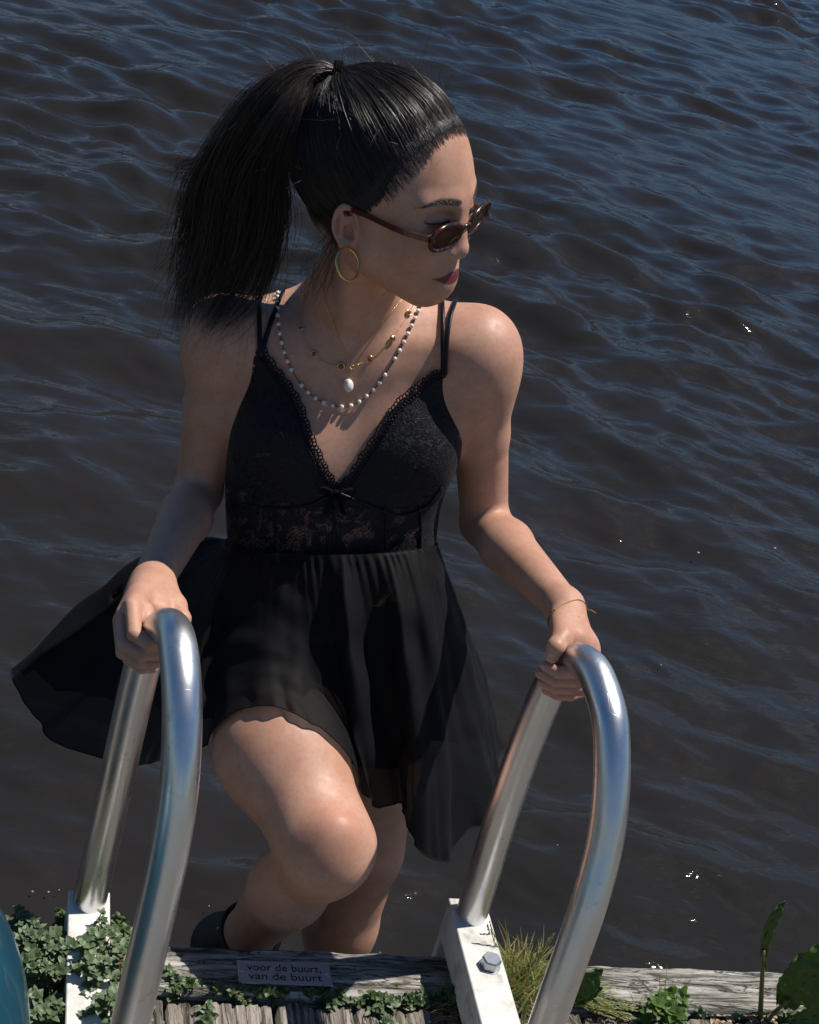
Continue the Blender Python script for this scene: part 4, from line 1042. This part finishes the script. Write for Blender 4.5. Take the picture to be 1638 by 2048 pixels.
# pearl necklace
pxp=[(566,548),(556,590),(556,640),(566,695),(588,748),(622,790),(665,811),(705,810),(745,782),(782,730),(812,675),(836,622),(843,605)]
nk=empty('pearl_necklace',hit(680,810),'longest necklace of small white beads on dark gold links','necklace')
_,c_=chain_obj(nk,'link_chain',pxp,70,darkbead,.0006,.0015)
L_=np.concatenate([[0],np.cumsum(np.linalg.norm(np.diff(c_,axis=0),axis=1))]); k=33; beads=[]
for i in range(k):
    if i in(11,24): continue
    s_=L_[-1]*(i+.5)/k; p=np.array([np.interp(s_,L_,c_[:,q]) for q in range(3)]); n_=grad(p); V,Fc=ico(p+n_*.0016,.0030,None,9,6)
    V=np.array(V); V+=RNG.randn(*V.shape)*.00022; mesh('bead',V,Fc,pearl,nk)
pxs=[(622,556),(606,592),(600,630),(603,662),(625,706),(655,727),(682,733),(715,729),(742,717),(775,688),(800,655),(820,622),(832,600)]
ns=empty('stone_necklace',hit(682,733),'middle fine gold necklace set with small dark amber stones','necklace')
chain_obj(ns,'chain',pxs,60,gold,.0005)
for (x,y,s_) in((605,593,.8),(602,655,.8),(628,708,1),(682,733,1.15),(740,718,1),(785,677,.9),(818,625,.9)):
    p=hit(x,y,.0022,fld=NF); n_=grad(p,fld=NF); a=norm(np.cross(n_,[0,0,1])); c2=np.cross(n_,a)
    V,Fc=tube_geo([p+.0038*s_*(math.cos(t)*a+math.sin(t)*c2) for t in np.linspace(0,2*math.pi,20)[:-1]],.0008,6,closed=True); mesh('setting',V,Fc,gold,ns)
    V,Fc=ico(p,(.0035*s_,.0035*s_,.0016),np.array([a,c2,n_])); mesh('stone',V,Fc,amber,ns)
pxd=[(640,566),(650,600),(668,655),(688,705),(704,738),(725,708),(755,664),(785,622),(806,596)]
nd=empty('pendant_necklace',hit(704,740),'fine gold chain with a single large drop pearl pendant','necklace')
chain_obj(nd,'chain',pxd,60,gold,.00055,.002)
b=MB(); b.tube(surf_path([(704,738),(702,748),(699,758)],8,.0035),.0007,6); b.build('bail',gold,nd)
p=hit(697,771,.006); V,Fc=ico(p,(.0066,.0066,.0086),np.array([CR,fw,CU]),18,12); mesh('pearl',V,Fc,pearl,nd)
# bracelet
wa=norm(WL-EL); wc=P(1130,1247,1.955); a_=norm(np.cross(wa,[0,0,1])); c2=np.cross(wa,a_)
br=empty('bracelet',wc,'thin orange cord bracelet with tiny beads on her wrist','bracelet')
ring_=[]
for t in np.linspace(0,2*math.pi,60)[:-1]:
    dr=norm(math.cos(t)*a_+math.sin(t)*c2+wa*.25*math.cos(t)); q=wc.copy(); 
    for _ in range(60):
        dd=float(B.ev((q)[None])[0]); 
        if dd>.0004: break
        q=q+dr*max(.0006,-dd*.7)
    ring_.append(q)
V,Fc=tube_geo(ring_,.0007,6,closed=True); cord=mat('orange_cord',(.42,.19,.05),.6); mesh('cord',V,Fc,cord,br)
bp=proj(np.array(ring_)); ch=np.argsort(bp[:,0])[:16]; b=MB()
for i in ch: V,Fc=ico(ring_[i],.0013,None,7,5); b.add(V,Fc)
b.build('beads',darkbead,br); q=ring_[int(np.argmax(bp[:,0]))]; b=MB(); b.tube([q,q+CR*.006-CU*.001,q+CR*.012-CU*.005],.0006,5); b.build('cord_end',cord,br)
#@@PLANTS
# ================================================================ PLANTS
def leaf_geo(b,base,dirv,nrm,ln,wd,tone,fold=.25,curl=.3,nseg=5,serr=0.):
    dirv=norm(dirv); s_=norm(np.cross(dirv,nrm)); n_=np.cross(s_,dirv); V=[];Fc=[]
    for i in range(nseg+1):
        t=i/nseg; w=wd*.5*(math.sin(math.pi*min(1,t**.75*1.0))**.8 if 0<t<1 else .02); w*=1+serr*(1 if i%2 else -1)
        c_=base+dirv*ln*t-n_*curl*ln*t*t*.5
        V+=[c_-s_*w+n_*fold*w,c_,c_+s_*w+n_*fold*w]
    for i in range(nseg):
        a=i*3; Fc+=[(a,a+1,a+4,a+3),(a+1,a+2,a+5,a+4)]
    b.add(V,Fc,tone)
UPW=np.array([0,0,1.])
def rosette(b,c_,up,size,n):
    up=norm(up); a=norm(np.cross(up,[.3,.5,.8])); q=np.cross(up,a); t0=random.random()*6.3
    for k in range(n):
        t=t0+k*2.399; lay=k/n; dr=norm((math.cos(t)*a+math.sin(t)*q)*(1-.45*lay)+up*(.1+.6*lay))
        leaf_geo(b,c_+up*.003*lay,dr,norm(up+dr*-.4),size*(1-.45*lay)*random.uniform(.8,1.15),size*.68*(1-.35*lay),random.random()*(.4+.6*lay),.3,random.uniform(.2,.5),8,.0)
def creeper(name,label,spots,lf,grp=None,stem=True,h=(.012,.058),size=(.006,.0155),drop=.0,buds=True,cat='plant'):
    c0=np.mean([Gz(x,y,0) for x,y in spots],0); root=empty(name,(c0[0],c0[1],-.02),label,cat,grp)
    b=MB(); st=MB(); bd_=MB(); nb=0; bases=[]
    for x,y in spots:
        z=random.uniform(*h); tip=Gz(x,y,z); bs=np.array([tip[0]+random.uniform(-.02,.02),tip[1]+random.uniform(-.015,.015),-.03-drop]); 
        if tip[1]>BY1-.005: bs[1]=BY1+.0; 
        mid=(tip+bs)/2+np.array([random.uniform(-.012,.012),random.uniform(-.01,.01),.01]); cv=spline([bs,mid,tip],7); bases.append(bs)
        st.tube(cv,[.0013,.0012,.0011,.001,.0009,.0008,.0007],5,tone=random.random())
        up=norm(tip-mid+np.array([random.uniform(-.01,.01),-.012,.012])); s_=random.uniform(*size)
        rosette(b,tip,up,s_,random.randint(5,8))
        for k in(2,3,4,5):
            for sd_ in(-1,1):
                t=random.random()*6.3; dr=norm([math.cos(t)*1.,math.sin(t),random.uniform(-.1,.5)]); leaf_geo(b,cv[k],dr,norm(UPW+np.array([0,-.4,0])),s_*random.uniform(.7,1.1),s_*.55,random.random()*.5,.2,.4,5,.05)
            if buds:
                for _ in range(3): V,Fc=ico(cv[k]+np.array([random.gauss(0,.002) for _ in range(3)]),random.uniform(.001,.0018),None,5,4); bd_.add(V,Fc,random.random()); nb+=1
    bases.sort(key=lambda p:p[0])
    if len(bases)>1: st.tube([p+np.array([0,0,.001]) for p in bases],.0011,5)
    b.build('foliage',lf,root); st.build('stem',stemm,root)
    if nb: bd_.build('bud_cluster',budm,root)
    return root
def region(poly,n):
    xs=[p[0] for p in poly];ys=[p[1] for p in poly]; out=[]
    while len(out)<n:
        p=(random.uniform(min(xs),max(xs)),random.uniform(min(ys),max(ys)))
        if inpoly(np.array([p]),poly)[0]: out.append(p)
    return out
creeper('leafy_weed','dense pale green leafy weed heaped around the foot of the handrail beside the teal tub',region([(28,1820),(60,1815),(75,1862),(150,1870),(170,1850),(215,1900),(280,1870),(285,2048),(70,2048),(40,1930)],215)+[(35,1825),(50,1835),(40,1850)],leaf)
creeper('draping_weed','pale green weed stems lying across the top of the white bracket under the curved handrail',region([(160,1850),(250,1870),(245,1960),(175,1960)],16)+region([(200,1985),(235,1990),(240,2045),(200,2045)],5),leaf,h=(.066,.085),size=(.011,.018))
creeper('flowering_weed','upright weed spike with tiny red and yellow buds on the white bracket',[(203,1826),(206,1842),(214,1858),(222,1872),(226,1890),(208,1868)],leaf,h=(.075,.10),size=(.008,.012))
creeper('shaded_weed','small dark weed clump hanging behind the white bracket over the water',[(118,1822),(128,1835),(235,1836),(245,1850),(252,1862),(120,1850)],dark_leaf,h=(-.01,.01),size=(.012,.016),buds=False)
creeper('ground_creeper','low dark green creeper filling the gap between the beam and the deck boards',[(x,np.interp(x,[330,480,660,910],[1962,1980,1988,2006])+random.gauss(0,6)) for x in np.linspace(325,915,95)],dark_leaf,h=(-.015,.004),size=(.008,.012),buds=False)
creeper('bright_creeper','bright green runner of small round leaves trailing over the deck boards',[(x,y) for x,y in [(740,1990),(752,1998),(765,1995),(778,2002),(758,2015),(762,2030),(770,2044),(845,1985),(830,1992),(815,1996),(412,2040),(422,2030),(415,2012),(335,1938),(345,1950),(355,1962),(338,1962),(330,1975)]],leaf,h=(-.01,.006),size=(.010,.013),buds=False)
creeper('nettle_weed','small green nettle-like weed in front of the sunlit beam',[(1322,1998),(1340,1985),(1356,1995),(1335,2015),(1350,2030),(1365,2008),(1312,2010)],dockl,h=(.0,.03),size=(.014,.022),buds=False)
creeper('gap_weed','little weeds along the sunlit gap right of the grey handrail',[(1280,2015),(1295,2022),(1400,2025),(1412,2018),(1425,2035),(1262,2010),(1472,2030),(1560,2035),(1578,2028)],leaf,h=(-.015,.0),size=(.008,.011),buds=False)
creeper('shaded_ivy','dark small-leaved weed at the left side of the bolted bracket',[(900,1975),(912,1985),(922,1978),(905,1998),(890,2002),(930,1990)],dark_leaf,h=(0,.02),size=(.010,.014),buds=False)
def blade(b,base,tip,bend,w,tone):
    mid=(base+tip)/2+bend; c_=spline([base,mid,tip],8); s_=norm(np.cross(tip-base,-fw)+np.array([random.gauss(0,.3)*.1 for _ in range(3)])); V=[];Fc=[]
    for i,p in enumerate(c_): ww=w*(1-(i/7)**1.6)+.0001; V+=[p-s_*ww/2,p+s_*ww/2+np.array([0,0,ww*.3])]
    for i in range(7): Fc.append((2*i,2*i+1,2*i+3,2*i+2))
    b.add(V,Fc,tone)
gt=empty('grass_tuft',Gz(1035,2020,0),'green and straw coloured grass tuft beside the white bracket bolt','grass tuft')
b=MB(); bdry=MB()
for i in range(800):
    bs=Gz(1022+random.gauss(0,20),1998+random.gauss(0,18),-.02+random.random()*.02); a=random.gauss(0,.9); ln=random.uniform(.035,.102)
    dr=norm(np.array([math.sin(a)-.08,random.gauss(-.0,.45),math.cos(a)*.9+.15])); tip=bs+dr*ln+np.array([0,0,-.012*abs(a)]); 
    blade(b if random.random()<.72 else bdry,bs,tip,np.array([random.gauss(0,.006),random.gauss(0,.006),.008+.01*abs(a)]),random.uniform(.0020,.0036),random.random()**1.5)
b.build('blades',grassm,gt)
for i in range(160):
    bs=Gz(1000+random.gauss(0,22) if i%2 else 905+random.gauss(0,10),2010+random.gauss(0,16),-.005); a=random.random()*6.3; ln=random.uniform(.02,.05)
    blade(bdry,bs,bs+np.array([math.cos(a)*ln,math.sin(a)*ln*.8,random.uniform(-.005,.02)]),np.array([0,0,.008]),.0013,random.random())
bdry.build('dry_blades',dry,gt)
b=MB()
def seedhead(b,p0,p1,n,w):
    b.tube(spline([p0,(p0+p1)/2+np.array([.002,0,.004]),p1],8),.0004,4)
    for i in range(n):
        t=.3+.7*i/n; c_=p0+(p1-p0)*t; a=random.random()*6.3; o_=np.array([math.cos(a),math.sin(a),.6])*w*(1-t*.6); ax=norm(o_+(p1-p0)*.5)
        V,Fc=ico(c_+o_*.6,(.0008,.0008,.0024),np.array([norm(np.cross(ax,[1,.1,0])),norm(np.cross(ax,np.cross(ax,[1,.1,0]))),ax]),5,4); b.add(V,Fc,.35+.4*random.random())
for (x0,y0,x1,y1) in ((1010,1960,978,1842),(1000,1930,928,1888),(1060,1950,1108,1868),(1055,1955,1100,1875),(985,1925,975,1850)): seedhead(b,Gz(x0,y0,.03),P(x1,y1,(Gz(x0,y0,.03)-C)@fw-.03),46,.004)
b.build('seed_head',grassm,gt)
g2=empty('seeding_grass',Gz(1200,2020,0),'pale seeding grass sprays lying over the deck right of the handrail','grass')
b=MB()
for i in range(13):
    p0=Gz(1150+random.uniform(-10,20),2000+random.uniform(-15,15),-.005); p1=Gz(random.uniform(1215,1285),random.uniform(1995,2045),.004+random.random()*.015); seedhead(b,p0,p1,40,.004)
for i in range(50): 
    p0=Gz(1150+random.uniform(-10,30),2000+random.uniform(-20,20),-.01); blade(b,p0,p0+np.array([random.uniform(.02,.07),random.uniform(-.03,.02),random.uniform(0,.02)]),np.array([0,0,.01]),.0016,random.random()*.4)
b.build('spray',grassm,g2)
g3=empty('thin_grass',Gz(1330,2020,0),'few thin upright grass blades rising in front of the sunlit beam','grass'); b=MB()
for x0,y0,x1,y1 in ((1325,2010,1334,1925),(1270,2015,1250,1972),(1272,2015,1312,1955),(1310,2000,1266,1948),(1360,2020,1382,1952),(1375,2010,1432,1962),(1365,2015,1380,1980),(1300,2012,1300,1975),(1318,2005,1318,1945),(1358,2022,1386,1966)):
    blade(b,Gz(x0,y0,-.01),P(x1,y1,(Gz(x0,y0,-.01)-C)@fw-.035),np.array([0,0,.004]),.0018,random.random()*.3)
b.build('blades',grassm,g3)
# dock: big leaf surface given px outline spine
def big_leaf(root,spine,widths,tone,wave=.004,m=dockl,ns=26,name='leaf'):
    sp_=spline(spine,ns); c_=np.array([P(*q) for q in sp_]); Tg=np.gradient(c_,axis=0); V=[];Fc=[]; nw=14
    wl=np.interp(np.linspace(0,1,ns),np.linspace(0,1,len(widths)),[w[0] for w in widths]); wr=np.interp(np.linspace(0,1,ns),np.linspace(0,1,len(widths)),[w[1] for w in widths])
    tn_=[]
    for i in range(ns):
        s_=norm(np.cross(Tg[i],fw)); n_=norm(np.cross(s_,Tg[i])); d_=sp_[i][2]
        for j in range(nw+1):
            t=-1+2*j/nw; w=(wl if t<0 else wr)[i]*d_/F; p=c_[i]+s_*-t*w*(1+.10*mn.noise(Vector((i*.55,np.sign(t)*3,1)))*abs(t))-n_*abs(t)**1.3*w*.25+n_*(wave*mn.noise(Vector((i*.4,j*.5,2)))*2*abs(t)+.0016*math.sin(i*1.35+abs(t)*3.5))
            V.append(p)
    for i in range(ns-1):
        for j in range(nw): a=i*(nw+1)+j; Fc.append((a,a+1,a+nw+2,a+nw+1))
    b=MB(); b.add(V,Fc,tone); o=b.build(name,m,root)
    md=o.modifiers.new('thick','SOLIDIFY'); md.thickness=.0004
    V,Fc=tube_geo(c_+0*c_,np.linspace(.0016,.0006,ns),6); mesh('midrib',V,Fc,stemm,o)
    return o
dr=empty('dock_plant',Gz(1525,2040,0),'dock plant with one tall folded leaf and a broad curled leaf at right','plant')
D0=(Gz(1520,2035,-.01)-C)@fw
b=MB(); b.tube(spline([Gz(1520,2040,-.015),P(1523,1985,D0-.02),P(1527,1900,D0-.05)],14),np.linspace(.0042,.0030,14),8); b.build('stalk',stemm,dr)
big_leaf(dr,[(1527,1935,D0-.04),(1529,1895,D0-.05),(1540,1855,D0-.065),(1556,1825,D0-.075),(1570,1802,D0-.08)],[(3,4),(8,9),(12,10),(13,9),(1,1)],.4,.001)
D1=(Gz(1600,2030,-.01)-C)@fw
b=MB(); b.tube(spline([Gz(1530,2040,-.012),Gz(1552,2022,.0),P(1575,2000,D1-.05)],12),np.linspace(.0040,.0028,12),8); b.build('stalk',stemm,dr)
big_leaf(dr,[(1560,2012,D1-.03),(1590,1985,D1-.05),(1630,1955,D1-.07),(1680,1925,D1-.08),(1740,1900,D1-.08)],[(8,10),(42,38),(62,62),(60,60),(30,30)],.3,.006,ns=40)
big_leaf(dr,[(1560,2040,D1-.01),(1600,2042,D1-.02),(1640,2030,D1-.03),(1690,2015,D1-.04)],[(6,6),(20,20),(26,26),(15,15)],.7,.004)
bl=empty('broad_leaf_weed',Gz(1160,1990,0),'single broad green leaf leaning behind the grey handrail','plant')
D2=(Gz(1160,1990,0)-C)@fw
big_leaf(bl,[(1130,2005,D2),(1155,1980,D2-.02),(1180,1960,D2-.03),(1206,1937,D2-.035)],[(8,8),(26,26),(24,24),(2,2)],.35,.003)
big_leaf(bl,[(1128,2005,D2),(1155,1992,D2-.01),(1182,1982,D2-.02),(1206,1975,D2-.025)],[(6,6),(16,20),(18,16),(2,2)],.5,.002)
b=MB()
for i in range(46):
    q=Gz(1470+random.gauss(0,40) if i%3 else 1525+random.gauss(0,18),2035+random.gauss(0,7),-.012); a=random.random()*6.3; leaf_geo(b,q,[math.cos(a),math.sin(a),.1],UPW,random.uniform(.01,.022),.007,random.random(),.5,.6)
o=b.build('leaf_litter',dry); o['kind']='stuff'
tag(o,'brown dry curled leaf scraps lying in the gap by the dock plant','leaf litter')

# pale specks floating on the canal
b=MB()
for (x,y,w_) in ((1397,1105,6),(1550,1096,6),(1322,1330,3),(65,1783,3),(97,1784,3),(118,1780,2),(209,838,2),(690,1700,2),(1450,620,2),(1344,308,3),(1340,140,3),(418,1812,2),(1548,140,2),(1270,560,2),(760,1905,2),(1115,1690,2)):
    q=Gz(x,y,WZ+.018); V,Fc=ico(q,(w_*.0009,w_*.0008,.0012),None,7,5); b.add(V,Fc)
o=b.build('floating_specks',mat('pale_debris',(.30,.29,.25),.7)); o['kind']='stuff'; tag(o,'tiny pale specks of debris floating on the dark canal water','debris')
